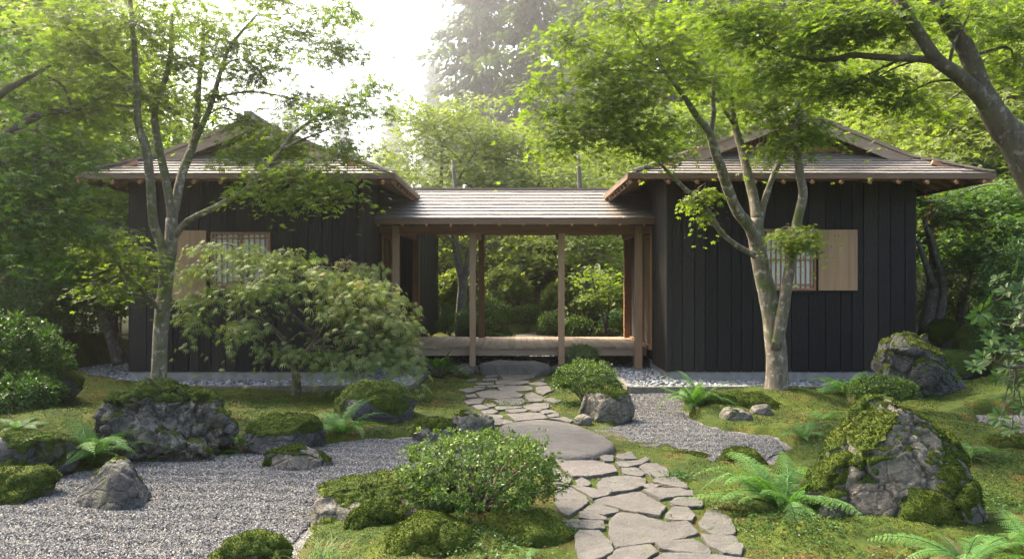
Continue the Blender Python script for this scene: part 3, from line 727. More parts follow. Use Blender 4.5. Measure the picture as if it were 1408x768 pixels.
m = MB(); m.box(x - .010, x + .01, 14.70, 16.3, .46, 2.36); m.build('door_glass', M['dark'], dr, origin=og)

# ------------------------------------------------------------------ covered walkway
wk = empty('covered_walkway', (0, 14, 0), 'open timber walkway with a shingled roof joining the two black pavilions', 'walkway'); og = (0, 14, 0)
m = MB(); x = -2.30
while x < 2.36:
    w = .118; m.box(x, x + w - .006, 14.02 + random.uniform(0, .006), 16.42, .385, .425); x += w
m.build('deck', M['decky'], wk, origin=og)
m = MB(); m.box(-2.28, 2.36, 14.05, 14.12, .265, .383); m.box(-2.28, 2.36, 16.3, 16.37, .265, .383)
for x in (-1.9, -.7, .9, 2.2): m.box(x - .05, x + .05, 14.2, 14.3, -.02, .264); m.box(x - .05, x + .05, 16.1, 16.2, -.02, .264)
for x in np.arange(-2.1, 2.3, .6): m.box(x - .03, x + .03, 14.13, 16.29, .30, .382)
m.build('deck_frame', M['deckx'], wk, origin=og)
for x, y, z0, w in ((-2.02, 13.94, .05, .115), (-.685, 13.94, .05, .105), (.86, 13.94, .05, .105), (2.2, 13.94, .05, .12), (-1.95, 16.26, .43, .13), (-.62, 16.26, .43, .12), (1.0, 16.26, .43, .12), (2.34, 16.26, .43, .13)):
    m = MB(); m.box(x - w / 2, x + w / 2, y - w / 2, y + w / 2, z0, 2.53); m.build('post', M['post'] if y < 15 else M['woodz'], wk, origin=og)
CE, CZ, CR, CT = 13.42, 2.60, 15.10, 3.27; cs = (CT - CZ) / (CR - CE); cl = math.hypot(1, cs); CX0, CX1 = -2.34, 2.44
m = MB(); shingles(m, (0, CE, CZ), (1, 0, 0), np.array([0, 1, cs]) / cl, np.array([0, -cs, 1]) / cl, (CR - CE) * cl, lambda v: (CX0, CX1), .2, .42, .022)
shingles(m, (0, 2 * CR - CE, CZ), (1, 0, 0), np.array([0, -1, cs]) / cl, np.array([0, cs, 1]) / cl, (CR - CE) * cl, lambda v: (CX0, CX1), .2, .42, .022)
rt = m.build('roof', M['shake'], wk, origin=og)
m = MB(); m.box(CX0, CX1, CR - .09, CR + .09, CT + .005, CT + .045); m.build('ridge_cap', M['shake'], rt, origin=og)
m = MB(); t = .03
for s in (1, -1):
    ya = CR - s * (CR - CE); A = [(CX0, ya, CZ), (CX1, ya, CZ), (CX1, CR, CT), (CX0, CR, CT)]
    m.hexa([(a, b, c - t) for a, b, c in A] + A)
m.build('roof_boards', M['roofwood'], rt, origin=og)
m = MB(); m.box(CX0 + .002, CX1 - .002, CE - .02, CE + .012, CZ - .075, CZ + .008); m.box(CX0 + .002, CX1 - .002, 2 * CR - CE - .012, 2 * CR - CE + .02, CZ - .075, CZ + .008); m.build('fascia', M['fascia'], rt, origin=og)
m = MB(); x = CX0 + .1
while x < CX1 - .05:
    m.tube([(x, CE - .035, CZ - .10), (x, CR, CT - .10)], .024, 8, .95); m.tube([(x, 2 * CR - CE + .035, CZ - .10), (x, CR, CT - .10)], .024, 8, .95); x += .405
m.build('rafters', M['woody'], rt, origin=og)
m = MB(); m.box(CX0 + .02, CX1 - .02, 13.885, 13.995, 2.40, 2.54); m.box(CX0 + .02, CX1 - .02, 16.205, 16.315, 2.50, 2.63)
for x in (-1.98, -.66, .93, 2.27): m.box(x - .045, x + .045, 13.995, 16.205, 2.40, 2.52)
m.build('beam', M['woodx'], wk, origin=og)

# ------------------------------------------------------------------ rear garden wall / house / fences
root = empty('garden_house', (-.6, 31, 0), 'brown plank house with a pale roof beyond the rear garden', 'house')
m = MB(); boards(m, (-5.5, 30), (7.5, 30), .2, 3.3, .38, (0, -1), gap=.02, th=.04); m.box(-5.5, 7.5, 30.01, 34, .2, 3.3, .3); m.build('wall', M['plank'], root, origin=(-.6, 31, 0))
m = MB(); shingles(m, (0, 29, 3.25), (1, 0, 0), unit((0, 1, .45)), unit((0, -.45, 1)), 3.6, lambda v: (-6.2, 8.2), .25, .3); m.hexa([(-6.2, 29, 3.2), (8.2, 29, 3.2), (8.2, 32.3, 4.7), (-6.2, 32.3, 4.7), (-6.2, 29, 3.25), (8.2, 29, 3.25), (8.2, 32.3, 4.74), (-6.2, 32.3, 4.74)])
m.build('roof', M['shake'], root, origin=(-.6, 31, 0))
m = MB(); boards(m, (6.5, 15.8), (12.5, 16.4), .2, 1.75, .9, (0, -1), gap=.006, rnd=.1)
tag(m.build('garden_wall', M['plaster'], None, origin=(9, 16, 0)), 'low tan clay wall behind the contorted tree and mossy boulders', 'wall')
# bamboo fence on the left
root = empty('bamboo_fence', (-8, 17, .3), 'brown bamboo post and rail fence on the mossy slope', 'fence'); og = (-8, 17, .3)
fx = np.linspace(-12.5, -7.2, 14)
for k, x in enumerate(fx):
    m = MB(); y = 17.2 - (k % 2) * .02; z = Hs(x, y); m.tube([(x, y, z - .1), (x + .01, y, z + 1.0 + .06 * math.sin(k * 3))], .042 if k % 3 == 0 else .026, 7); m.build('post', M['bamboo'], root, origin=og)
for q in (.28, .72):
    m = MB(); m.tube([(x, 17.15, Hs(x, 17.2) + q) for x in fx], .024, 7); m.build('rail', M['bamboo'], root, origin=og)
# ------------------------------------------------------------------ rocks
def ico(n):
    bm = bmesh.new(); bmesh.ops.create_icosphere(bm, subdivisions=n, radius=1); bm.verts.ensure_lookup_table()
    V = np.array([v.co[:] for v in bm.verts]); Fc = np.array([[v.index for v in f.verts] for f in bm.faces]); bm.free(); return V, Fc
ICO = {k: ico(k) for k in (3, 4, 5, 6)}
def vnormals(V, T):
    n = np.cross(V[T[:, 1]] - V[T[:, 0]], V[T[:, 2]] - V[T[:, 0]]); N = np.zeros_like(V)
    for k in range(3): np.add.at(N, T[:, k], n)
    return unit(N)
def fuzz(V, T, n, size, rg, mask=None):
    """tiny moss shoots on a triangle mesh"""
    a = np.linalg.norm(np.cross(V[T[:, 1]] - V[T[:, 0]], V[T[:, 2]] - V[T[:, 0]]), axis=1)
    if mask is not None: a = a * mask
    if a.sum() <= 0: return None
    i = rg.choice(len(T), n, p=a / a.sum()); u = rg.random((n, 2)); m = u.sum(1) > 1; u[m] = 1 - u[m]; t = T[i]
    p = V[t[:, 0]] + (V[t[:, 1]] - V[t[:, 0]]) * u[:, :1] + (V[t[:, 2]] - V[t[:, 0]]) * u[:, 1:]
    nn = unit(np.cross(V[t[:, 1]] - V[t[:, 0]], V[t[:, 2]] - V[t[:, 0]]))
    tip = nn + rg.normal(size=(n, 3)) * .7; return p, tip
ROCKN = [0]
def rock(label, px, d, depth, mat='rock', moss=.0, sub=5, rough=.05, crack=.6, block=.05, sc=3.0, thick=.018, fz=2800, name='boulder', dy=0.0, group=None, mbias=None, cat='rock', facets=16, cut=(.74, .93)):
    """boulder with the given outline (photo px) at distance d, `depth` metres front to back"""
    ROCKN[0] += 1; seed = ROCKN[0]; rg = np.random.default_rng(100 + seed)
    o = np.array([P(a, b, d)[[0, 2]] for a, b in px]); c = (o.min(0) + o.max(0)) / 2; q = o - c
    q = np.concatenate([q[i] + (q[(i + 1) % len(q)] - q[i]) * np.linspace(0, 1, 8, endpoint=False)[:, None] for i in range(len(q))])
    th = np.arctan2(q[:, 1], q[:, 0]); r = np.hypot(q[:, 0], q[:, 1]); s = np.argsort(th); th, r = th[s], r[s]
    tt = np.linspace(-math.pi, math.pi, 181); rr = np.interp(tt, np.concatenate([th - 2 * math.pi, th, th + 2 * math.pi]), np.tile(r, 3))
    kk = np.array([1, 2, 3, 2, 1.]); rr = np.convolve(np.concatenate([rr[-3:-1], rr, rr[1:3]]), kk / kk.sum(), 'valid')
    V, T = ICO[sub]; rho = np.hypot(V[:, 0], V[:, 2]); an = np.arctan2(V[:, 2], V[:, 0]); Rr = np.interp(an, tt, rr)
    k = rho ** .72 / np.maximum(rho, 1e-6)
    A = np.stack([V[:, 0] * k * Rr, np.sign(V[:, 1]) * np.abs(V[:, 1]) ** .85 * depth / 2, V[:, 2] * k * Rr], -1)
    # lean the body back a little so that its top narrows in depth
    h = (A[:, 2] - A[:, 2].min()) / (np.ptp(A[:, 2]) + 1e-9); A[:, 1] *= 1.12 - .45 * h
    size = max(np.ptp(o[:, 0]), np.ptp(o[:, 1]))
    for _ in range(facets):
        n_ = unit(rg.normal(size=3) * [1, 1.2, .8] + [0, -.35, .1]); s_ = A @ n_; h_ = s_.max() * rg.uniform(*cut)
        A = A - np.maximum(0, s_ - h_)[:, None] * n_ * .96
    for k_ in (0, 2):
        lo_, hi_ = A[:, k_].min(), A[:, k_].max(); A[:, k_] = q[:, k_ // 2].min() + (A[:, k_] - lo_) / (hi_ - lo_) * np.ptp(q[:, k_ // 2])
    N = vnormals(A, T); off = seed * 13.7; sc = sc * max(1.0, (.7 / size)) ** .8
    f1, f2, idc = worley(A * sc + off + .35 * np.stack([fbm(A * sc + 5, 2), fbm(A * sc + 9, 2), fbm(A * sc + 2, 2)], -1))
    e = f2 - f1
    dsp = block * (idc - .5) * sstep(0, .25, e) - crack * .05 * (1 - sstep(0, .10, e))
    if crack > .9:
        g1, g2, gi = worley(A * sc * 2.3 + off); dsp += block * .45 * (gi - .5) * sstep(0, .2, g2 - g1) - .018 * (1 - sstep(0, .12, g2 - g1))
    dsp += rough * fbm(A * sc * .8 + off, 3) + rough * .35 * fbm(A * sc * 4 + off, 4)
    dsp += .22 * rough * fbm(A * sc * 9 + off, 3)
    amp = min(1.3, max(.22, size / .75))
    A = A + N * (dsp * amp)[:, None]
    ctr = np.array([c[0], d + dy, c[1]])
    zmin = A[:, 2].min()
    base = np.array([c[0], d + dy, Hs(c[0], d + dy)])
    Aw = A + ctr
    root = empty(name, base, label, cat, group)
    mesh_np('stone', Aw, [T], M[mat], root, True, origin=base)
    if moss is not None:
        N = vnormals(A, T); nzv = fbm(A * 2.6 + off + 40, 4)
        mk = N[:, 2] * .75 + .9 * nzv + moss - .36
        if mbias is not None: mk = mk + mbias(A[:, 0] / (np.ptp(A[:, 0]) / 2), A[:, 2] / (np.ptp(A[:, 2]) / 2))
        cl = worley(A * 16 + off)[0]
        t = thick * (sstep(0, .35, mk) * (.8 + .45 * (.5 - cl)) + .25 * fbm(A * 30, 2) * sstep(0, .2, mk)) - .012 * (1 - sstep(-.05, .05, mk))
        Mv = A + N * t[:, None]; keep = (mk[T].max(1) > -.03)
        if keep.any():
            Tk = T[keep]; idx, inv = np.unique(Tk, return_inverse=True); Tk = inv.reshape(-1, 3); Mv = Mv[idx] + ctr
            allV = [Mv]; F3 = [Tk]; mi = [np.zeros(len(Tk), int)]; tn = [np.full(len(Tk), .5)]
            mo = mesh_np('moss_cover', Mv, [Tk], M['mossrock'], root, True, origin=base)
            if fz:
                n = int(fz * min(6, max(.2, len(Tk) / len(T) * 3)))
                pt = fuzz(Mv, Tk, n, .01, rg, (mk[idx][Tk].min(1) > .03) * 1.0)
                if pt is not None:
                    p, tip = pt; L = Leaves(); zc = rg.normal(size=n) * .16 + .45 + .35 * fbm(p * 5, 2)
                    L.add(LEAF_BLADE_FAT, p - unit(tip) * .002, tip, rg.normal(size=(n, 3)), .013 * (.6 + .8 * rg.random(n)) * (d / 6) ** .5, zc)
                    L.build('moss_shoots', M['mossfuzz'], mo, origin=base)
    return root
LEAF_BLADE_FAT = (np.array([[-.3, 0, 0], [.3, 0, 0], [.22, .7, 0], [0, 1, 0]]), np.array([[0, 1, 2, 3]]))

rock('big craggy grey rock with a moss cap below the left maple trunk', [(142, 560), (165, 526), (215, 520), (262, 524), (282, 540), (292, 570), (312, 612), (305, 640), (240, 665), (170, 650), (140, 610)], 7.35, .75, 'rock', .12, 6, .06, 1.3, .10, 4.2, fz=4000,
     mbias=lambda x, z: np.where(z > .55, .55, -.25) + .5 * np.clip(x - .55, 0, 1) * 2)
rock('small dark rock standing alone in the raked gravel', [(114, 690), (128, 652), (150, 634), (172, 632), (196, 655), (208, 680), (200, 702), (160, 722), (118, 715)], 5.75, .38, 'rock_dark', -.28, 5, .035, .3, .05, 3.5, fz=900)
rock('low mossy bank stone at the left edge under the fern', [(-60, 640), (-40, 606), (20, 596), (80, 600), (105, 618), (95, 650), (30, 668), (-50, 668)], 6.5, .7, 'rock_dark', .25, 5, fz=2500)
rock('bright moss cushion stone at the left edge beside the gravel', [(-45, 690), (-30, 655), (10, 646), (50, 650), (72, 668), (60, 690), (0, 705)], 5.9, .45, 'rock', .75, 5, fz=2200)
rock('dark rounded rock with a moss top between the craggy rock and the fern', [(328, 600), (340, 577), (385, 568), (425, 574), (446, 595), (440, 622), (380, 635), (332, 625)], 7.6, .65, 'rock_dark', .05, 5, .04, .4, fz=2200, mbias=lambda x, z: .45 * np.sign(z - .3))
rock('flat little mossy stone lying in the gravel', [(362, 635), (380, 613), (410, 612), (435, 625), (455, 638), (440, 652), (400, 660), (368, 650)], 6.9, .34, 'rock_warm', .12, 5, .03, .5, fz=1800)
rock('dark moss covered mound rock behind the small fern', [(458, 560), (480, 532), (515, 523), (545, 532), (566, 556), (572, 575), (520, 590), (462, 582)], 9.0, .8, 'rock_dark', .35, 5, .03, .3, .03, fz=2200)
rock('mossy stone left of the angular grey rock by the path', [(566, 600), (580, 582), (605, 576), (625, 584), (632, 600), (600, 612), (570, 610)], 8.0, .32, 'rock', .3, 4, fz=1200)
rock('angular grey rock beside the path slab', [(605, 590), (612, 572), (640, 564), (668, 572), (682, 590), (670, 604), (630, 606)], 8.1, .34, 'rock', -.25, 5, .03, .4, .07, 3.2, fz=700)
rock('broad flat rock with moss patches beside the azalea bush', [(418, 722), (430, 682), (470, 662), (540, 650), (600, 655), (625, 680), (620, 725), (540, 750), (440, 752)], 5.35, .75, 'rock_warm', .02, 6, .035, .3, .05, 2.4, fz=4500)
rock('small moss cushion in front of the broad flat rock', [(478, 726), (490, 702), (520, 695), (548, 706), (552, 728), (520, 742), (482, 740)], 5.0, .25, 'rock', .85, 5, fz=2200)
rock('wide moss dome in front of the azalea bush', [(492, 800), (520, 740), (575, 708), (625, 712), (665, 745), (680, 800), (600, 840), (500, 840)], 4.75, .8, 'rock', .95, 6, .03, .2, .03, fz=9000)
rock('low mossy rock at the bottom edge beside the grass tuft', [(275, 790), (300, 752), (345, 735), (385, 738), (405, 760), (400, 800), (330, 820)], 4.55, .4, 'rock_warm', .35, 5, fz=3000)
rock('moss swathed ground knoll shading off behind the azalea bush', [(640, 770), (660, 725), (720, 705), (765, 712), (785, 745), (780, 800), (700, 830)], 4.9, .6, 'rock_dark', .9, 5, .02, .1, .02, fz=5000)
rock('long grey stepping stone below the walkway deck', [(658, 514), (664, 499), (690, 495), (735, 496), (755, 501), (759, 514), (735, 520), (680, 521)], 13.3, .6, 'flag', None, 5, .015, .0, .0, name='step_stone', facets=5)
rock('brownish stone left of the long stepping stone', [(618, 513), (624, 501), (645, 500), (655, 506), (650, 517), (625, 519)], 13.4, .4, 'rock_warm', -.1, 4, fz=200)
rock('grey block stone between left post foot and stepping stone', [(643, 515), (647, 504), (658, 502), (663, 510), (658, 518)], 13.5, .25, 'rock', None, 4, .02)
rock('dark stone right of the long stepping stone', [(755, 516), (760, 503), (778, 500), (788, 510), (780, 520)], 13.4, .3, 'rock_dark', None, 4, .02)
rock('round boulder with moss streaks beside the gravel patch', [(798, 568), (806, 545), (830, 533), (855, 536), (870, 556), (873, 576), (850, 590), (815, 588)], 9.1, .55, 'rock_warm', -.02, 5, .035, .4, .05, fz=1800, mbias=lambda x, z: .25 * np.sin(x * 5))
rock('small smooth pale stone at the foot of the round boulder', [(788, 580), (792, 571), (805, 569), (815, 575), (814, 587), (800, 589)], 8.75, .2, 'rock_warm', None, 4, .012, .1, .01)
rock('brown rock set in the front of the mossy tree mound', [(990, 585), (995, 565), (1012, 560), (1035, 568), (1040, 588), (1015, 595)], 8.9, .3, 'rock_warm', -.35, 4, fz=300)
rock('brown rock beside the trunk on the mossy tree mound', [(1030, 575), (1036, 557), (1055, 554), (1064, 566), (1062, 580), (1045, 584)], 9.1, .28, 'rock_warm', -.3, 4, fz=300)
rock('mossy lip of the tree mound over the gravel patch', [(944, 580), (955, 555), (985, 543), (1040, 545), (1075, 560), (1080, 590), (1000, 600), (950, 592)], 9.5, .8, 'rock_dark', .95, 5, .05, .2, .06, thick=.04, fz=6000)
rock('low dark rock in the moss between gravel patch and path', [(874, 626), (882, 612), (905, 609), (925, 618), (935, 630), (905, 638)], 7.6, .3, 'rock_dark', -.3, 4, .02, fz=300)
rock('thin dark edging rock along the front of the gravel patch', [(925, 632), (935, 621), (965, 624), (990, 636), (975, 645), (940, 642)], 7.3, .25, 'rock_dark', .15, 4, .02, fz=900)
rock('mossy boulder half hidden by the drooping fern', [(985, 655), (992, 630), (1015, 618), (1045, 622), (1060, 645), (1055, 672), (1015, 678)], 6.9, .5, 'rock_dark', .45, 5, fz=2200)
rock('huge moss draped rock standing right of the path', [(1106, 720), (1122, 650), (1150, 580), (1182, 548), (1215, 546), (1262, 572), (1300, 608), (1338, 660), (1345, 712), (1320, 750), (1240, 775), (1150, 760)], 5.3, .95, 'rock_warm', .10, 6, .045, .7, .06, 3.0, facets=22, cut=(.8, .95), thick=.022, fz=14000,
     mbias=lambda x, z: .35 * np.sin(4 * x - 3 * z) + .12)
rock('tall rounded rock with brown moss by the pavilion corner', [(1206, 520), (1215, 480), (1240, 461), (1270, 462), (1292, 485), (1312, 520), (1322, 552), (1290, 570), (1230, 570), (1208, 550)], 10.3, .9, 'rock_dark', .08, 6, .06, .7, .08, 2.6, fz=2500)
rock('low mossy rock by the gravel at the right edge', [(1352, 622), (1360, 605), (1390, 600), (1430, 606), (1450, 625), (1400, 636)], 7.4, .4, 'rock_dark', .45, 4, fz=1500)
for i, (a, b, w, h, d, lb) in enumerate([(1300, 462, 34, 32, 13.5, 'mossy boulder under the contorted tree'), (1355, 475, 45, 50, 12.5, 'dark mossy boulder behind the glossy leaved branch'), (1310, 500, 45, 28, 12.0, 'low mossy boulder behind the tall rounded rock'),
                                         (1430, 490, 50, 60, 12.0, 'mossy boulder at the right edge of the garden'), (800, 450, 26, 20, 20.0, 'bright mossy boulder in the rear garden right of the centre post'), (690, 458, 14, 9, 21.0, 'low mossy stone by the rear garden path'), (655, 456, 14, 10, 20.0, 'mossy stone behind the back post of the walkway'),
                                         (755, 457, 18, 9, 22.0, 'flat mossy stone across the rear garden path'), (835, 457, 20, 8, 19.5, 'low mossy stone near the right end of the deck'), (60, 520, 50, 36, 9.5, 'shaded grey rock under the dark shrub at the left edge')]):
    rock(lb, [(a - w, b + h * .6), (a - w * .8, b - h * .3), (a - w * .2, b - h * .75), (a + w * .5, b - h * .6), (a + w, b + h * .1), (a + w * .9, b + h * .8), (a, b + h)], d, w * d / 1100 * 1.6, 'rock_dark', .45, 4, fz=500)

# ------------------------------------------------------------------ paving stones
A = lambda pts: [(740 + x / 4.4, 600 + y / 4.4) for x, y in pts]
B_ = lambda pts: [(620 + x / 5.12, 490 + y / 5.12) for x, y in pts]
FL = [
 (A, [(108,135),(190,127),(380,142),(455,170),(480,208),(300,240),(210,237),(150,185)], 'smooth pinkish flagstone just below the big path slab'),
 (A, [(275,118),(330,100),(405,93),(370,120),(330,130)], 'thin sliver flagstone touching the lower right of the big slab'),
 (A, [(375,120),(400,108),(450,108),(455,138),(400,142)], 'tiny square flagstone right of the sliver under the big slab'),
 (A, [(478,100),(560,90),(600,125),(520,135),(475,120)], 'small flagstone left of the low dark rock'),
 (A, [(475,150),(600,140),(650,118),(675,132),(640,152),(540,182),(490,175)], 'long pointed flagstone in front of the low dark rock'),
 (A, [(505,190),(590,182),(645,215),(620,232),(520,218)], 'narrow flagstone right of the pinkish one'),
 (A, [(615,180),(650,155),(720,155),(775,190),(790,230),(720,240),(650,210)], 'mossy edged flagstone at the right side beyond the pinkish one'),
 (A, [(700,255),(720,240),(825,238),(900,290),(900,306),(830,300),(700,268)], 'wedge flagstone on the right rim of the path'),
 (A, [(640,285),(680,275),(740,290),(700,307),(645,303)], 'tiny flagstone left of the wedge on the right rim'),
 (A, [(635,320),(700,303),(800,310),(860,308),(930,322),(940,348),(850,350),(740,370),(690,345)], 'long ragged flagstone below the wedge on the right rim'),
 (A, [(355,280),(400,240),(540,228),(600,235),(655,250),(640,290),(570,320),(440,335),(370,310)], 'broad flaking flagstone in front of the pinkish one'),
 (A, [(230,260),(265,242),(320,272),(300,292),(240,285)], 'small diamond flagstone left of the broad flaking one'),
 (A, [(80,235),(150,230),(198,255),(180,287),(110,275)], 'small rounded flagstone beside the azalea twigs'),
 (A, [(60,165),(85,140),(135,210),(140,228),(80,225)], 'slender warm flagstone tucked left of the pinkish one'),
 (A, [(200,290),(250,288),(420,325),(430,345),(330,370),(270,320)], 'triangular flagstone under the small diamond one'),
 (A, [(110,295),(200,305),(280,345),(305,385),(250,430),(185,472),(130,445),(105,400)], 'large pale spotted flagstone on the left rim by the azalea'),
 (A, [(335,380),(520,335),(620,330),(720,385),(772,415),(735,470),(600,450),(480,425)], 'large smooth kite shaped flagstone in mid path'),
 (A, [(275,435),(355,395),(480,435),(475,450),(400,465)], 'flat narrow flagstone left of the kite shaped tip'),
 (A, [(250,450),(290,443),(410,480),(405,498),(320,498),(250,485)], 'short narrow flagstone below the flat narrow one'),
 (A, [(150,500),(210,492),(390,510),(400,545),(330,553),(160,540)], 'brick shaped brownish flagstone on the left rim'),
 (A, [(430,510),(480,460),(540,458),(700,490),(780,520),(900,510),(975,575),(860,600),(680,630),(480,655),(440,640)], 'largest rough grained flagstone near the camera'),
 (A, [(765,480),(815,420),(900,425),(945,465),(930,505),(850,500)], 'squarish flagstone right of the kite shaped one'),
 (A, [(795,395),(840,362),(950,360),(995,385),(990,415),(900,418),(820,405)], 'oval flagstone on the right rim below the ragged one'),
 (A, [(975,520),(1020,445),(1070,437),(1160,480),(1195,570),(1160,585),(1060,580),(1000,550)], 'brown pentagon flagstone set in moss at the right rim'),
 (A, [(990,590),(1060,590),(1190,600),(1235,660),(1225,700),(1120,695),(1030,645)], 'flagstone below the brown pentagon with a raised lip'),
 (A, [(715,640),(800,622),(940,612),(1045,680),(1040,695),(850,685),(740,668)], 'long flagstone in front of the largest rough one'),
 (A, [(225,590),(250,562),(370,565),(440,640),(450,680),(380,725),(320,732),(245,715),(230,650)], 'blocky flagstone at the lower left of the path'),
 (A, [(425,720),(500,665),(680,645),(725,685),(660,725),(640,790),(460,790)], 'slanted flagstone cut by the bottom of the view, left one'),
 (A, [(700,739),(760,695),(900,700),(1270,722),(1330,770),(1240,860),(760,860)], 'very wide flagstone cut by the bottom of the view'),
 (B_, [(390,400),(540,392),(640,395),(680,425),(600,440),(460,447)], 'pale bright flagstone against the upper edge of the big slab'),
 (B_, [(270,440),(330,430),(440,450),(430,465),(310,478),(275,460)], 'flagstone next to the angular grey rock'),
 (B_, [(380,370),(500,362),(540,370),(510,388),(430,392)], 'slim flagstone behind the pale bright one'),
 (B_, [(625,380),(670,365),(735,380),(740,392),(650,397)], 'small flagstone up the path from the pair by the round shrub'),
 (B_, [(680,405),(755,393),(760,415),(690,422)], 'small square flagstone right of the pale bright one'),
 (B_, [(695,432),(790,420),(860,440),(840,458),(800,445)], 'curved thin flagstone against the upper right of the big slab'),
 (B_, [(300,305),(360,288),(500,290),(525,315),(490,335),(350,337)], 'oval flagstone midway along the far path'),
 (B_, [(505,345),(600,320),(690,325),(690,355),(600,385),(540,365)], 'heart shaped flagstone near the foot of the round shrub'),
 (B_, [(175,250),(250,240),(430,240),(510,265),(480,280),(330,288),(210,280)], 'long pale flagstone crossing the far path'),
 (B_, [(340,125),(420,112),(600,130),(580,148),(460,160),(370,155)], 'pale flagstone right in front of the long stepping stone'),
 (B_, [(315,175),(360,162),(520,162),(560,180),(480,193),(320,192)], 'flagstone second out from the long stepping stone'),
 (B_, [(330,215),(420,203),(560,205),(580,230),(470,238),(350,238)], 'rough flagstone third out from the long stepping stone'),
 (B_, [(600,210),(680,205),(725,230),(650,262),(600,245)], 'four sided flagstone on the right rim of the far path'),
 (B_, [(520,265),(570,247),(660,285),(640,310),(550,315),(530,290)], 'mossy flagstone right of the oval one in the far path'),
 (B_, [(90,310),(160,292),(240,290),(210,325),(120,335)], 'flat mossy flagstone on the left rim of the far path'),
 (B_, [(240,330),(290,320),(320,345),(270,350)], None), (B_, [(210,380),(290,368),(330,385),(300,398),(230,397)], None), (B_, [(230,400),(350,405),(370,425),(280,430)], None),
 (B_, [(150,345),(210,332),(270,358),(200,368)], None), (B_, [(310,350),(370,342),(480,345),(500,358),(400,365),(330,372)], None), (B_, [(50,230),(130,215),(240,220),(160,240),(120,252)], None),
 (B_, [(160,205),(235,200),(240,212),(170,216)], None), (B_, [(250,200),(330,195),(390,200),(300,215),(260,215)], None), (B_, [(175,185),(300,180),(300,195),(200,197)], None),
 (B_, [(545,185),(620,172),(690,195),(600,200)], None), (B_, [(100,265),(165,260),(180,280),(110,288)], None), (B_, [(650,300),(700,280),(780,310),(730,325)], None),
 (B_, [(230,150),(320,148),(330,165),(220,172)], None), (B_, [(610,160),(650,150),(665,168),(620,172)], None), (B_, [(110,160),(180,150),(180,165),(120,172)], None), (B_, [(250,128),(330,125),(330,142),(240,145)], None)]
def flag(pts, label, big=False, seed=0, hz=.05):
    rg = np.random.default_rng(900 + seed); w = np.array([G(a, b, hz) for a, b in pts]); c = w.mean(0)
    q = []
    for i in range(len(w)):
        a, b = w[i], w[(i + 1) % len(w)]; n = max(2, int(np.linalg.norm(b - a) / .022))
        for k in range(n): q.append(a + (b - a) * k / n)
    q = np.array(q); n = len(q)
    for _ in range(8 if big else 0): q = (np.roll(q, 1, 0) + 2 * q + np.roll(q, -1, 0)) / 4
    e = q - c; r = np.linalg.norm(e, axis=1); q = c + e * (1 + (.006 + .016 * fbm(np.stack([q[:, 0] * 16, q[:, 1] * 16, 0 * r + seed], -1), 4)) / np.maximum(r, .08))[:, None]
    S = [(1.0, -.08), (1.0, -.009), (.990, -.001), (.975, 0), (.9, 0), (.8, 0), (.68, 0), (.54, 0), (.38, 0), (.2, 0)]
    if big: S = [(1.01, -.1), (1.0, -.03), (.985, -.008), (.96, .006), (.92, .014), (.85, .022), (.75, .026), (.6, .03), (.42, .032), (.22, .034)]
    V = []; tilt = rg.normal(size=2) * .012
    for s, z in S:
        p = c + (q - c) * s; zz = np.full(n, hz + z)
        if z > -.05: zz = zz + tilt[0] * (p[:, 0] - c[0]) + tilt[1] * (p[:, 1] - c[1]) + .009 * fbm(np.stack([p[:, 0] * 6, p[:, 1] * 9, 0 * zz + seed], -1), 4) + (0 if big else .004 * np.floor(2.5 * fbm(np.stack([p[:, 0] * 3, p[:, 1] * 5, 0 * zz + seed], -1), 2)))
        V.append(np.stack([p[:, 0], p[:, 1], zz], -1))
    V = np.concatenate(V + [np.array([[*c, V[-1][:, 2].mean()]])]); k = len(S)
    i = np.arange(k - 1)[:, None] * n; j = np.arange(n)[None]; j2 = (j + 1) % n
    Q = np.stack([i + j, i + j2, i + n + j2, i + n + j], -1).reshape(-1, 4); T = np.stack([(k - 1) * n + j[0], (k - 1) * n + j2[0], np.full(n, k * n)], -1)
    area = .5 * np.sum(w[:, 0] * np.roll(w[:, 1], -1) - np.roll(w[:, 0], -1) * w[:, 1])
    if area < 0: Q = Q[:, ::-1]; T = T[:, ::-1]
    t = rg.random(); o = mesh_np('flagstone', V, [Q, T], M['flag_pink' if seed == 0 else 'flag'], None, True, np.full(len(Q) + len(T), t), origin=(c[0], c[1], hz))
    if not big: sm = np.ones(len(Q) + len(T), bool); sm[:2 * n] = False; o.data.polygons.foreach_set('use_smooth', sm)
    if not label: label = 'small irregular grey flagstone filling the gaps of the far path'
    tag(o, label, 'flagstone', 'flagstones of the garden path')
for i, (f, pts, lb) in enumerate(FL): flag(f(pts), lb, False, i, .045)
flag([(684, 590), (690, 582), (715, 577), (752, 576), (792, 584), (830, 601), (846, 611), (843, 618), (820, 626), (785, 629), (752, 627), (728, 613), (702, 602)], 'biggest rounded slab spanning the garden path', True, 77, .06)

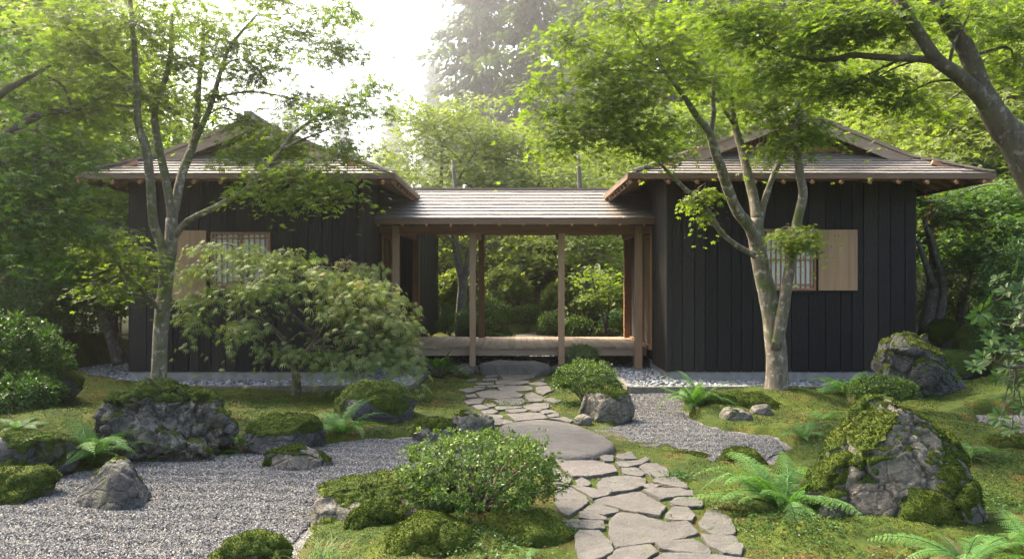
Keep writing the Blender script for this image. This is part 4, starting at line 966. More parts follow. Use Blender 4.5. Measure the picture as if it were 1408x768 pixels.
# moss shoots over the near ground
rg = np.random.default_rng(5); n = 380000
x = rg.uniform(-1, 1, n); y = 3.9 + 8.5 * rg.random(n) ** 1.35; x = x * (y * .66 + .2)
pd = np.minimum(np.minimum(poly_sd(x, y, GRAV_L), poly_sd(x, y, GRAV_R)), poly_sd(x, y, GRAV_RR)); k = (pd > .05) & (poly_sd(x, y, STRIP) > .03)
pth = poly_sd(x, y, PATH)
k &= (fbm(np.stack([x * 2, y * 2, 0 * x], -1), 2) > -.25) | (pth < 0)
x, y = x[k], y[k]; z = H(x, y); n = len(x); L = Leaves()
tn = .42 + .75 * fbm(np.stack([x * 1.3, y * 1.3, 0 * x], -1), 4) + rg.normal(size=n) * .13
L.add(LEAF_BLADE_FAT, np.stack([x, y, z - .003], -1), rg.normal(size=(n, 3)) * [.7, .7, .25] + [0, 0, 1], rg.normal(size=(n, 3)), .0108 * (.6 + .8 * rg.random(n)) * np.sqrt(y / 6) * np.where(pth[k] < 0, .8, 1), tn)
tag(L.build('moss_carpet', M['mossfuzz']), 'low moss growing over the garden ground', 'moss', None, 'stuff')
# fallen leaves and little ground leaves
n = 4200; x = rg.uniform(-1, 1, n); y = 4 + 7 * rg.random(n) ** 1.2; x = x * (y * .66); z = H(x, y) + .012; z = np.maximum(z, .006)
kk = poly_sd(x, y, STRIP) > 0; x, y, z = x[kk], y[kk], z[kk]; n = len(x); L = Leaves()
L.add(LEAF_OVAL, np.stack([x, y, z], -1), rg.normal(size=(n, 3)) * [1, 1, .2], rg.normal(size=(n, 3)) * .3 + [0, 0, 1], .016 * (.5 + rg.random(n)), rg.random(n))
M['litter'] = leafmat('fallen_leaf', [(0, (.10, .05, .02)), (.5, (.16, .10, .03)), (1, (.22, .18, .06))], .1)
tag(L.build('leaf_litter', M['litter']), 'scattered brown fallen leaves on moss and gravel', 'leaves', None, 'stuff')

# patches of tiny ground plants in the moss
L = Leaves()
for px, py, r, k in [(1010, 700, .22, 200), (1060, 730, .3, 260), (1130, 755, .3, 300), (1180, 700, .2, 150), (690, 760, .22, 160), (770, 730, .14, 250), (600, 760, .2, 300), (90, 640, .2, 300), (340, 560, .5, 600), (480, 545, .35, 500), (560, 555, .3, 300), (250, 640, .15, 200), (1240, 600, .4, 500), (1380, 640, .3, 500),
                     (1370, 700, .3, 500), (930, 660, .15, 200), (700, 560, .2, 200), (790, 560, .25, 350), (20, 590, .4, 400), (1120, 600, .25, 300), (520, 600, .15, 200), (420, 660, .1, 60)]:
    c = G(px, py); q = c + rg.normal(size=(k, 2)) * r * .55; q = q[(poly_sd(q[:, 0], q[:, 1], GRAV_L) > .02) & (poly_sd(q[:, 0], q[:, 1], GRAV_R) > .02) & (poly_sd(q[:, 0], q[:, 1], STRIP) > .02)]; k = len(q); z = H(q[:, 0], q[:, 1])
    n = k * 4; Q4 = np.repeat(np.column_stack([q, z + .012 + .015 * rg.random(k)]), 4, 0); tip = rg.normal(size=(n, 3)) * [1, 1, .3] + [0, 0, .25]
    L.add(LEAF_OVAL, Q4, tip, rg.normal(size=(n, 3)) * .3 + [0, 0, 1],   .016 * (.5 + rg.random(n)), .35 + .25 * rg.normal(size=n))
tag(L.build('ground_cover', M['shrub']), 'tiny leafy ground plants scattered through the moss', 'ground cover', None, 'stuff')
# ------------------------------------------------------------------ ferns
def frond_mesh(name, e0, e1, npair=22, seed=0, wid=.145, mat='fern', brk=0.0):
    rg = np.random.default_rng(seed); s = np.linspace(0, 1, 40); el = R(e0) + (R(e1) - R(e0)) * s ** 1.2 - brk * sstep(.5, .6, s)
    y = np.concatenate([[0], np.cumsum(np.cos(el[:-1]) / 39)]); z = np.concatenate([[0], np.cumsum(np.sin(el[:-1]) / 39)]); x = .04 * np.sin(s * 3) * rg.normal()
    ctr = np.stack([x, y, z], -1); mb = MB(); mb.tube(ctr[::3], .006 * (1 - .8 * s[::3]), 4, .3, cap=False)
    L = Leaves(); L.V = [np.concatenate(mb.V)]; L.Q = [np.concatenate(mb.Q)]; L.n = len(L.V[0]); L.t = [np.full(len(L.Q[0]), .15)]
    for i in range(npair):
        t = .10 + .89 * (i / npair) ** .95; c = np.array([np.interp(t, s, ctr[:, k]) for k in range(3)]); e = np.interp(t, s, el)
        fw = np.array([0, math.cos(e), math.sin(e)]); up = np.array([0, -math.sin(e), math.cos(e)])
        pl_ = wid * (math.sin(math.pi * min(1, (t * .93 + .12)) ** .8)) ** .9 * (1 - .15 * rg.random())
        if t > .92: pl_ *= .55
        for sd in (-1, 1):
            d = unit(np.array([sd, 0, 0]) + fw * .38 - up * .18 + rg.normal(size=3) * .06); m = 7; k = np.arange(1, m + 1) / m
            pos = c + d * (pl_ * (k - .5 / m))[:, None] - up * (.10 * pl_ * k ** 2)[:, None]
            sz = pl_ * .235 * (1.05 - .75 * k) + .008
            pr = unit(np.cross(up, d))
            for q in (-1, 1):
                tip = d[None] * .75 + pr[None] * q + rg.normal(size=(m, 3)) * .06
                L.add(LEAF_FAT, pos, tip, np.tile(up, (m, 1)) + rg.normal(size=(m, 3)) * .12, sz, np.full(m, .45 + .35 * t) + rg.normal(size=m) * .12)
    o = L.build(name, M[mat]); me = o.data; bpy.data.objects.remove(o); return me
LEAF_FAT = (np.array([[0, 0, 0], [.26, .35, 0], [0, 1, 0], [-.26, .35, 0]]), np.array([[0, 1, 2, 3]]))
FR = [frond_mesh('frond', a, b, 21, i) for i, (a, b) in enumerate([(68, -25), (54, -38), (40, -38), (76, 5), (28, -22)])]
FR += [frond_mesh('frond', 60, -30, 22, 7, .17), frond_mesh('frond', 46, -20, 30, 8, .12, brk=.7), frond_mesh('frond', 30, -50, 24, 9, .12, 'fern_dry'), frond_mesh('frond', 50, -60, 24, 10, .135)]
def fern(label, px, py, length, n=12, seed=0, z=None, az=None, spread=360, low=False, base=None):
    rg = np.random.default_rng(seed); xy = G(px, py, .1) if base is None else np.array(base[:2]); zz = (Hs(*xy) if z is None else z); root = empty('fern', (*xy, zz), label, 'fern', 'ferns in the moss garden')
    for k in range(n):
        a = (az or 0) - spread / 2 + spread * (k + .5 * rg.random()) / n if az is not None else 360 * (k + .4 * rg.random()) / n
        me = FR[rg.choice([1, 2, 4, 5, 6, 2, 8, 7] if low else [0, 1, 2, 8, 4, 5, 6, 1, 0, 2, 8, 7])]
        o = bpy.data.objects.new('frond', me); COL.objects.link(o); o.parent = root; s = length * rg.uniform(.55, 1.15); o.scale = (s, s, s)
        o.rotation_euler = (rg.normal() * .14, rg.normal() * .22, R(-a)); o.location = (rg.normal() * .015, rg.normal() * .015, 0)
fern('large fern arching in front of the big craggy rock', 122, 625, .85, 28, 1)
fern('tiny fern at the right foot of the craggy rock', 322, 612, .26, 9, 2)
fern('upright fern between the dark rounded rock and the mound rock', 468, 588, .60, 16, 3, low=False)
fern('leafy fern against the kerb at the edge of the gravel patch', 955, 558, .62, 24, 4)
fern('big fern drooping toward the path beside the huge mossy rock', 1078, 690, .78, 30, 5)
fern('dark fern behind the huge rock against the pavilion wall', 1168, 545, .75, 20, 6)
fern('small fern left of the low shrub by the tree mound', 1130, 580, .45, 10, 7, low=True)
fern('fern behind the right shoulder of the huge mossy rock', 1322, 622, .5, 18, 8)
fern('fern fanning out at the bottom right corner', 1330, 765, .55, 22, 9, low=True)
fern('fern leaning over from the right edge at the bottom', 1420, 745, .6, 10, 10, low=True)
fern('shaded fern at the left edge under the dark shrub', 50, 560, .5, 9, 11, low=True)
fern('feathery fern in the rear garden behind the walkway', 705, 470, .9, 12, 12, base=(.1, 19.0))
fern('short fern tucked between azalea bush and moss dome', 720, 760, .2, 8, 13)
fern('small fern between the tree mound and the huge mossy rock', 1105, 598, .36, 12, 21)
fern('small fern in front of the low fine leaved shrub', 1225, 572, .34, 11, 22)
fern('fern sprouting behind the broad flat rock', 470, 640, .2, 8, 23)
fern('small fern at the very left beside the mossy bank stone', 25, 600, .42, 12, 24)
fern('pale fern sprig beside the angular rock in shade', 425, 600, .24, 6, 14)

# ------------------------------------------------------------------ shrubs
def shrub(label, c, r, ncl, nl, size, mat, leaf=LEAF_OVAL, seed=0, stems=14, name='shrub', cat='shrub', shell=.75, gap=0.0, low=-.35, stemr=.012, sp=.3, group=None):
    rg = np.random.default_rng(seed + 500); c = np.asarray(c, float); r = np.asarray(r, float); x, y = c[:2]; z0 = Hs(x, y); base = np.array([x, y, z0]); sk = Skel(seed)
    u = unit(rg.normal(size=(ncl * 2, 3))); u = u[u[:, 2] > low][:ncl]; lump = 1 + .30 * fbm(u * 2.4 + seed, 3) * 1.6
    if gap: k = fbm(u * 3.1 + seed + 9, 2) > -.35 + gap; u, lump = u[k], lump[k]
    rad = (shell + (1 - shell) * rg.random(len(u)) ** .5) * lump; C = c + u * r * rad[:, None]
    for k in range(stems):
        q = C[rg.integers(len(C))]; m = base + (q - base) * .45 + np.array([0, 0, .12 * r[2]]) + rg.normal(size=3) * .06 * r[2]
        sk.tw.tube(*_cr([list(base + rg.normal(size=3) * [.03, .03, 0]) + [stemr], list(m) + [stemr * .6], list(q) + [stemr * .25]]), 5, .5, cap=False)
    n = len(C) * nl; cc = np.repeat(C, nl, 0); out = np.repeat(unit(u / r), nl, 0)
    d = unit(rg.normal(size=(n, 3)) + out * .9); s = size * (.45 + .95 * rg.random(n))
    pos = cc + d * size * .25 + rg.normal(size=(n, 3)) * size * sp
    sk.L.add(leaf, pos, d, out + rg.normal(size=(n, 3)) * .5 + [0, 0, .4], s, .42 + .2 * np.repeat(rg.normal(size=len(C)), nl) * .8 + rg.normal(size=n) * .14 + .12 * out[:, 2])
    root = empty(name, base, label, cat, group)
    if sk.tw.n: sk.tw.build('stems', M['stem'], root, True, origin=base)
    sk.L.build('foliage', mat, root, origin=base); return root
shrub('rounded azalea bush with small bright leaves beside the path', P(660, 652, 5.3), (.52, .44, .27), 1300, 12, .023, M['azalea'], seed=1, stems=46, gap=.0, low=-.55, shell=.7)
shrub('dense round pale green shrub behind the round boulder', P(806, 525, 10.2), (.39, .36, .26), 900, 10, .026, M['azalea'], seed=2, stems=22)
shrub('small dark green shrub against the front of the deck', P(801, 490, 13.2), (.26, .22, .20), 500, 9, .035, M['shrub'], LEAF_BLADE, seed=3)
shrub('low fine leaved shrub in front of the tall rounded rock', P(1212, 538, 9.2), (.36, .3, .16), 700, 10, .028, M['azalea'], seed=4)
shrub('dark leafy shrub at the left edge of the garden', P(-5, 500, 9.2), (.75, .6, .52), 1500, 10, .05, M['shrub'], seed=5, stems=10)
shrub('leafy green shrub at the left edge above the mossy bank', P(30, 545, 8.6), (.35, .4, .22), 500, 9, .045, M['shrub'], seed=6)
for i, (a, b, d, rx, rz, mt, lb) in enumerate([
    (640, 448, 20.5, .75, .3, 'azalea', 'dark low shrub behind the left slatted wall'), (672, 432, 21, .6, .45, 'azalea', 'sunlit shrub below the grey trunk in the rear garden'), (695, 400, 23, .7, .65, 'maple_bright', 'soft rounded bright maple bush seen through the walkway'),
    (620, 405, 22, .55, .55, 'maple_bright', 'leafy shrub left of the grey trunk in the rear garden'), (765, 444, 21.5, .45, .28, 'azalea', 'broad leaved low shrub by the rear garden path'), (775, 412, 24, .6, .5, 'maple_bright', 'layered pale shrub near the plank house'), (825, 420, 22.5, .7, .5, 'maple_bright', 'sunlit shrub below the rough trunk in the rear garden'),
    (850, 448, 20, .5, .35, 'shrub', 'round dark shrub near the right end of the deck'), (850, 395, 23, .8, 1.0, 'maple_bright', 'tall green shrub behind the right back post'), (725, 437, 24, .6, .35, 'azalea', 'small shrub beside the far bend of the rear path'), (795, 452, 19, .35, .25, 'azalea', 'small fine shrub in front of the rear mossy boulder'),
    (590, 430, 24, .8, .7, 'shrub', 'shrub hidden mostly by the left slatted wall'),
    (60, 440, 14, .9, .75, 'shrub', 'dark broadleaf shrub before the bamboo fence'), (120, 420, 15.0, .8, .7, 'shrub', 'glossy dark shrub right beside the leaning trunk'), (10, 400, 13, 1.2, 1.2, 'shrub', 'tall dark shrub at the far left edge'),
    (1285, 420, 15, .8, .9, 'azalea', 'yellow green shrub behind the contorted tree'), (1370, 400, 14, 1.1, 1.0, 'shrub', 'dark leafy shrub behind the glossy leaved branch'), (1440, 420, 12, 1.0, 1.2, 'shrub', 'tall dark shrub at the right edge of the garden'), (1330, 440, 16, .9, .7, 'azalea', 'light shrub before the tan clay wall')]):
    s_ = d / 1100 * 45; big = max(rx, rz)
    shrub(lb, P(a, b, d), (rx, rx * .8, rz), int(420 + 260 * big * big), 9, .055 if mt != 'maple_bright' else .08, M[mt], LEAF_OVAL if mt != 'maple_bright' else LEAF_MID, seed=20 + i, stems=6, shell=.6, sp=.6)
m = MB()
q = [(-1.0, 18.6), (.9, 18.6), (1.0, 20), (1.2, 21.5), (1.4, 23), (1.9, 24.5), (1.3, 24.6), (.6, 23), (.1, 21.5), (-.4, 20)]
X_, Y_ = np.meshgrid(np.arange(-2, 3, .1), np.arange(18, 26, .1)); Z_ = H(X_, Y_, False) + .03; n_ = X_.shape[1]; i_ = np.arange(X_.shape[0] - 1)[:, None] * n_ + np.arange(n_ - 1)[None]
Q_ = np.stack([i_, i_ + 1, i_ + n_ + 1, i_ + n_], -1).reshape(-1, 4); c_ = np.stack([X_.ravel()[Q_].mean(1), Y_.ravel()[Q_].mean(1)], -1); Q_ = Q_[poly_sd(c_[:, 0], c_[:, 1], q) < .05 * np.sin(c_[:, 1] * 5)]
tag(mesh_np('garden_path', np.stack([X_, Y_, Z_], -1).reshape(-1, 3), [Q_], M['flag_pink'], None, True), None, None, None, 'structure')
# broad leaved rosette by the deck
def rosette(label, xy, n, L_, seed, mat='rhodo'):
    rg = np.random.default_rng(seed); z = Hs(*xy); k = np.arange(n); a = k * 2.4; e = .25 + .9 * (1 - k / n) + rg.normal(size=n) * .1; L = Leaves()
    tip = np.stack([np.cos(a) * np.cos(e), np.sin(a) * np.cos(e), np.sin(e)], -1); pos = np.array([*xy, z]) + tip * (.10 + .12 * rg.random((n, 1))) * L_ / .2
    nr = np.stack([-np.cos(a) * np.sin(e), -np.sin(a) * np.sin(e), np.cos(e)], -1); L.add(LEAF_BROAD, pos, tip + [0, 0, -.15], nr, L_ * (.7 + .5 * rg.random(n)), .55 + .3 * rg.normal(size=n))
    root = empty('broadleaf_plant', (*xy, z), label, 'plant'); mb = MB()
    for p in pos: mb.tube([(*xy, z), tuple(p)], .005, 4, cap=False)
    mb.build('stems', M['stem'], root, True, origin=(*xy, z)); L.build('leaves', M[mat], root, origin=(*xy, z))
rosette('bright broad leaved plant at the left foot of the deck', G(602, 521), 34, .22, 1)
rosette('pale little leafy plant right of the bright broad leaved one', G(634, 521), 26, .09, 2, 'azalea')
rosette('leafy seedling in moss near the bottom right', G(1150, 700), 14, .06, 3)
rosette('leafy rosette among moss left of the tiny fern', G(335, 622), 14, .12, 5, 'shrub')
# grass tuft
def tuft(label, xy, n, L_, seed):
    rg = np.random.default_rng(seed); mb = Leaves(); z = Hs(*xy); V = []; Q = []; c = 0; t = []
    for k in range(n):
        a = rg.random() * 6.283; e0 = rg.uniform(1.0, 1.5); l = L_ * rg.uniform(.5, 1.1); p = np.array([xy[0] + rg.normal() * .05, xy[1] + rg.normal() * .05, z - .01]); w = .0035; sd = np.array([-math.sin(a), math.cos(a), 0]); tt = .5 + .25 * rg.normal()
        for s in range(7):
            e = e0 - 1.7 * (s / 6) ** 1.5; ww = w * (1 - s / 6.3); V += [p - sd * ww, p + sd * ww]
            if s: Q.append([c + 2 * s - 2, c + 2 * s - 1, c + 2 * s + 1, c + 2 * s]); t.append(tt)
            p = p + np.array([math.cos(a) * math.cos(e), math.sin(a) * math.cos(e), math.sin(e)]) * l / 6
        c += 14
    o = mesh_np('grass_tuft', V, [np.array(Q)], M['grass'], None, False, np.clip(t, 0, 1), origin=(*xy, z)); tag(o, label, 'grass')
tuft('arching grass tuft in front of the broad flat rock', G(445, 790), 150, .24, 1)
tuft('short grass tuft between the low mossy rock and moss dome', G(478, 812), 110, .17, 2)
tuft('thin grass tuft beside the low rock at the bottom edge', G(415, 800), 80, .17, 3)

# ------------------------------------------------------------------ trees near the camera
def padpx(t, px, py, d, rx, ry, ncl, nl, size, leaf=LEAF_MAPLE, tint=(.5, .2), **k):
    c = P(px, py, d); sx = rx * d / F; t.pad(c, (sx, sx * k.pop('dep', .8), ry * d / F), ncl, nl, size, leaf, tint, **k)
T1 = Skel(31)
T1.limb_px([(217, 590, 9.5, .13), (218, 560, 9.5, .105), (219, 500, 9.5, .088), (222, 440, 9.5, .085), (228, 390, 9.5, .08), (235, 335, 9.5, .076), (236, 300, 9.5, .066)], 12)
T1.limb_px([(224, 420, 9.5, .06), (224, 375, 9.45, .058), (222, 340, 9.4, .056), (211, 307, 9.3, .054), (207, 256, 9.2, .052), (201, 205, 9.1, .05), (190, 170, 9.05, .044), (188, 120, 9.0, .036), (184, 60, 8.9, .03), (178, -10, 8.8, .022)])
T1.limb_px([(236, 310, 9.5, .056), (234, 284, 9.5, .052), (226, 237, 9.5, .048), (217, 198, 9.5, .045), (213, 151, 9.5, .04), (224, 118, 9.5, .034), (234, 80, 9.5, .028), (236, 20, 9.5, .022)])
T1.limb_px([(236, 305, 9.5, .06), (250, 240, 9.7, .055), (265, 200, 9.9, .05), (270, 165, 10, .042), (274, 110, 10.1, .032), (280, 50, 10.2, .022)])
T1.limb_px([(266, 198, 9.9, .04), (289, 147, 10, .034), (303, 100, 10.1, .028), (318, 62, 10.2, .022), (352, 22, 10.4, .014)])
T1.limb_px([(240, 325, 9.5, .045), (252, 309, 9.45, .04), (266, 299, 9.4, .036), (297, 284, 9.3, .034), (332, 264, 9.2, .03), (363, 235, 9.1, .026), (387, 205, 9.0, .022), (406, 182, 9.0, .018), (457, 145, 8.9, .01)])
T1.limb_px([(387, 205, 9.0, .016), (420, 190, 8.9, .012), (452, 178, 8.9, .007)])
T1.limb_px([(220, 425, 9.4, .035), (208, 412, 9.2, .028), (188, 392, 9.0, .024), (171, 375, 8.9, .021), (157, 353, 8.8, .018), (142, 327, 8.7, .015), (113, 302, 8.6, .01)])
T1.limb_px([(213, 151, 9.5, .026), (185, 115, 9.3, .02), (140, 80, 9.1, .015), (95, 40, 9, .01)])
for a in [  # px, py, d, rx, ry, clusters
    (405, 232, 8.9, 62, 16, 34), (455, 250, 8.8, 42, 13, 22), (372, 262, 8.9, 46, 11, 22), (345, 205, 9.3, 60, 16, 30), (420, 265, 8.8, 34, 10, 14), (470, 205, 8.9, 45, 16, 22),
    (395, 195, 9.5, 60, 14, 26), (480, 145, 8.9, 58, 16, 30), (440, 165, 9.2, 50, 14, 22), (510, 118, 9.1, 38, 14, 16), (400, 135, 9.9, 60, 18, 26), (340, 165, 9.9, 50, 14, 24),
    (330, 60, 10.2, 80, 26, 50), (410, 45, 10.1, 80, 24, 44), (465, 65, 9.8, 50, 18, 22), (360, 100, 10.3, 60, 18, 30), (280, 30, 10.2, 80, 26, 50), (240, 80, 9.5, 70, 22, 44), (180, 30, 8.9, 90, 26, 56),
    (130, 70, 9, 80, 24, 48), (170, 120, 9.1, 80, 22, 44), (120, 150, 9.0, 75, 20, 40), (60, 110, 9.1, 80, 24, 44), (235, 150, 9.6, 50, 16, 22), (300, 130, 10.0, 46, 15, 18), (90, 20, 8.9, 90, 24, 48), (200, -20, 9, 120, 26, 50), (380, 0, 10, 110, 26, 50), (480, 10, 9.8, 50, 20, 16)]:
    padpx(T1, *a[:5], int(a[5] * .9), 20, .06, tint=(.52, .2), spread=.17)
for a in [(190, 345, 8.9, 40, 10, 20), (175, 370, 8.9, 42, 10, 20), (160, 320, 8.8, 40, 10, 20), (150, 395, 8.8, 42, 10, 20), (120, 340, 8.7, 46, 14, 26), (200, 390, 9.1, 26, 8, 10)]:
    padpx(T1, *a[:5], int(a[5] * .8), 18, .05, tint=(.5, .2), spread=.14)
T1.finish('maple_tree', P(217, 575, 9.5), 'slender multi stemmed maple behind the big craggy rock', 'tree', M['maple'], M['bark'])

T2 = Skel(32)
T2.limb_px([(408, 560, 10.9, .10), (408, 540, 10.9, .075), (407, 515, 10.9, .06), (406, 500, 10.9, .052), (424, 482, 10.9, .045), (434, 463, 10.9, .038), (418, 448, 10.85, .032), (396, 428, 10.8, .028), (370, 405, 10.8, .022), (340, 380, 10.8, .014)])
T2.limb_px([(407, 508, 10.9, .04), (400, 485, 11, .034), (380, 455, 11, .028), (345, 430, 11, .02), (300, 410, 11, .012)])
T2.limb_px([(430, 476, 10.9, .035), (460, 455, 10.8, .028), (495, 425, 10.7, .022), (530, 400, 10.7, .014)])
T2.limb_px([(434, 463, 10.9, .026), (440, 420, 10.9, .02), (430, 380, 10.9, .013)])
for a in [(315, 345, 10.8, 55, 14, 30), (275, 375, 10.8, 34, 12, 18), (265, 415, 10.7, 40, 14, 24), (262, 440, 10.6, 32, 12, 16), (345, 362, 10.7, 60, 16, 34), (395, 358, 10.8, 60, 18, 38), (430, 378, 10.7, 60, 18, 38),
          (470, 392, 10.6, 60, 18, 38), (505, 400, 10.6, 52, 18, 34), (535, 415, 10.6, 38, 18, 26), (550, 445, 10.5, 30, 20, 24), (556, 478, 10.5, 26, 20, 22), (560, 500, 10.4, 20, 12, 12), (505, 435, 10.4, 50, 18, 34), (515, 465, 10.4, 44, 20, 32),
          (520, 492, 10.4, 40, 14, 24), (465, 425, 10.4, 40, 14, 24), (370, 395, 10.4, 52, 12, 26), (330, 400, 10.4, 44, 12, 22), (335, 452, 10.3, 44, 12, 24), (395, 482, 10.3, 30, 10, 14),
          (445, 490, 10.3, 32, 10, 18), (480, 500, 10.4, 34, 9, 14), (480, 372, 11.2, 50, 16, 26)]:
    a = (a[0], a[1] - 11, *a[2:4], a[4] * .62, a[5])
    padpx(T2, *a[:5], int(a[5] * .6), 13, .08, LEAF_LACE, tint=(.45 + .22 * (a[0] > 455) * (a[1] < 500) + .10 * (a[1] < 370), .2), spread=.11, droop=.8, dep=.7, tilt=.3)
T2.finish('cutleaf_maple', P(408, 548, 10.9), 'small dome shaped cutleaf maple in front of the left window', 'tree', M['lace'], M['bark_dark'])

T3 = Skel(33)
T3.limb_px([(1068, 555, 10.2, .20), (1068, 532, 10.2, .155), (1068, 500, 10.2, .135), (1064, 450, 10.2, .125), (1054, 400, 10.2, .115), (1045, 360, 10.2, .105), (1040, 325, 10.2, .10), (1041, 300, 10.2, .075)], 14)
T3.limb_px([(1043, 345, 10.2, .08), (1031, 312, 10.1, .075), (1015, 292, 10.0, .07), (1002, 262, 9.9, .066), (992, 232, 9.8, .062), (983, 208, 9.7, .058), (976, 184, 9.6, .052), (958, 160, 9.5, .04), (940, 132, 9.3, .03), (915, 100, 9, .02)])
T3.limb_px([(976, 186, 9.6, .035), (981, 160, 9.6, .028), (981, 125, 9.6, .022), (985, 80, 9.6, .015)])
T3.limb_px([(1041, 305, 10.2, .07), (1036, 273, 10.3, .066), (1028, 239, 10.4, .062), (1020, 206, 10.5, .056), (1010, 172, 10.6, .05), (1004, 135, 10.7, .04), (1002, 85, 10.8, .03)])
T3.limb_px([(1010, 172, 10.6, .03), (995, 148, 10.4, .022), (984, 110, 10.2, .015)])
T3.limb_px([(1042, 312, 10.2, .055), (1050, 280, 10.3, .046), (1060, 250, 10.4, .04), (1072, 222, 10.5, .036), (1082, 200, 10.6, .03), (1085, 165, 10.7, .022)])
T3.limb_px([(1066, 480, 10.15, .085), (1076, 430, 10.05, .075), (1082, 390, 10.0, .07), (1090, 345, 9.95, .064), (1097, 300, 9.9, .06), (1104, 268, 9.9, .056), (1100, 240, 9.9, .054), (1096, 212, 9.9, .046), (1092, 175, 9.9, .032)])
T3.limb_px([(1046, 362, 10.2, .045), (1035, 350, 10.15, .038), (1014, 338, 10.1, .035), (992, 320, 10, .033), (976, 294, 9.9, .032), (961, 275, 9.8, .03), (940, 258, 9.7, .027), (922, 240, 9.6, .022), (903, 221, 9.5, .016), (878, 205, 9.3, .01)])
for a in [(840, 150, 9.0, 70, 20, 38), (800, 175, 9.0, 50, 16, 26), (860, 185, 9.1, 60, 16, 32), (900, 170, 9.2, 50, 16, 26), (760, 150, 8.9, 42, 14, 20), (870, 120, 9.0, 80, 22, 46), (820, 95, 8.9, 70, 20, 38), (780, 60, 8.9, 60, 20, 32), (900, 70, 9.2, 90, 26, 56),
          (960, 110, 9.6, 70, 20, 38), (940, 40, 9.4, 90, 26, 56), (860, 20, 9, 90, 26, 50), (1010, 60, 10.3, 80, 26, 48), (1020, 120, 10.5, 60, 18, 30), (1060, 150, 10.4, 60, 16, 32), (1095, 165, 10.0, 60, 16, 34), (1120, 185, 9.9, 34, 10, 16), (1085, 190, 10, 46, 10, 22), (1065, 210, 9.9, 22, 9, 10),
          (1050, 95, 10.4, 70, 20, 38), (1110, 120, 10.0, 70, 20, 38), (1150, 90, 9.8, 60, 20, 32), (770, 200, 9.1, 40, 12, 16), (745, 120, 9, 30, 12, 10), (905, 205, 9.2, 40, 10, 16)]:
    padpx(T3, *a[:5], int(a[5] * .85), 20, .062, tint=(.55, .2), spread=.17)
for a in [(1098, 318, 9.7, 42, 12, 26), (1098, 332, 9.65, 30, 7, 10), (965, 265, 9.7, 17, 6, 8), (975, 260, 9.7, 12, 5, 5), (972, 293, 9.75, 8, 3, 3), (948, 274, 9.7, 12, 4, 4)]:
    padpx(T3, *a[:5], int(a[5] * 1.4), 16, .052, tint=(.68, .16), spread=.09, droop=.5)
T3.finish('maple_tree', P(1068, 540, 10.2), 'thick forked maple on the moss mound before the right window', 'tree', M['maple'], M['bark'])

T4 = Skel(34)
gz = Hs(5.3, 7.0)
T4.limb([(5.35, 7.0, gz - .1, .24), (5.25, 7.0, .6, .19), (5.0, 7.0, 1.6, .16)] + [list(P(a, b, 7)) + [r] for a, b, r in [(1450, 300, .15), (1420, 240, .14), (1395, 195, .125), (1370, 160, .11), (1350, 122, .085), (1327, 65, .075), (1301, 26, .07), (1272, -20, .06)]], 14)
T4.limb_px([(1368, 158, 7, .08), (1345, 130, 6.95, .068), (1318, 104, 6.9, .062), (1288, 82, 6.85, .056), (1262, 43, 6.8, .05), (1242, 10, 6.75, .045), (1225, -40, 6.7, .035)])
T4.limb_px([(1290, 84, 6.85, .034), (1262, 81, 6.9, .03), (1232, 80, 7, .029), (1200, 78, 7.1, .028), (1171, 76, 7.2, .026), (1145, 82, 7.3, .024), (1120, 82, 7.4, .02), (1085, 76, 7.5, .016), (1055, 63, 7.6, .009)])
T4.limb_px([(1305, 90, 6.9, .016), (1312, 60, 6.9, .012), (1330, 25, 7, .009), (1345, -20, 7, .006)])
T4.limb_px([(1262, 43, 6.8, .02), (1250, 20, 6.8, .013), (1200, -15, 7, .008)])
for a in [(1130, 50, 7.4, 80, 16, 32), (1080, 95, 7.6, 60, 12, 20), (1040, 40, 7.7, 70, 18, 32), (1000, 15, 7.8, 80, 16, 30), (1180, 25, 7.1, 80, 18, 36), (1240, 15, 6.9, 60, 16, 22), (1200, 110, 7.2, 60, 12, 20), (1240, 135, 7.3, 50, 12, 16), (1160, 120, 7.5, 60, 12, 20), (1370, 30, 7.2, 70, 20, 30), (1395, 80, 7.4, 50, 20, 22), (1320, 10, 7, 60, 14, 18), (1100, 5, 7.4, 90, 16, 30), (1430, 20, 6.8, 60, 24, 20), (1290, 150, 7.6, 36, 10, 10)]:
    padpx(T4, *a[:5], int(a[5] * 1.3), 20, .055, tint=(.42, .2), spread=.15)
T4.finish('maple_tree', (5.35, 7.0, gz), 'leaning dark maple with a long level branch at the upper right', 'tree', M['maple'], M['bark_dark'])

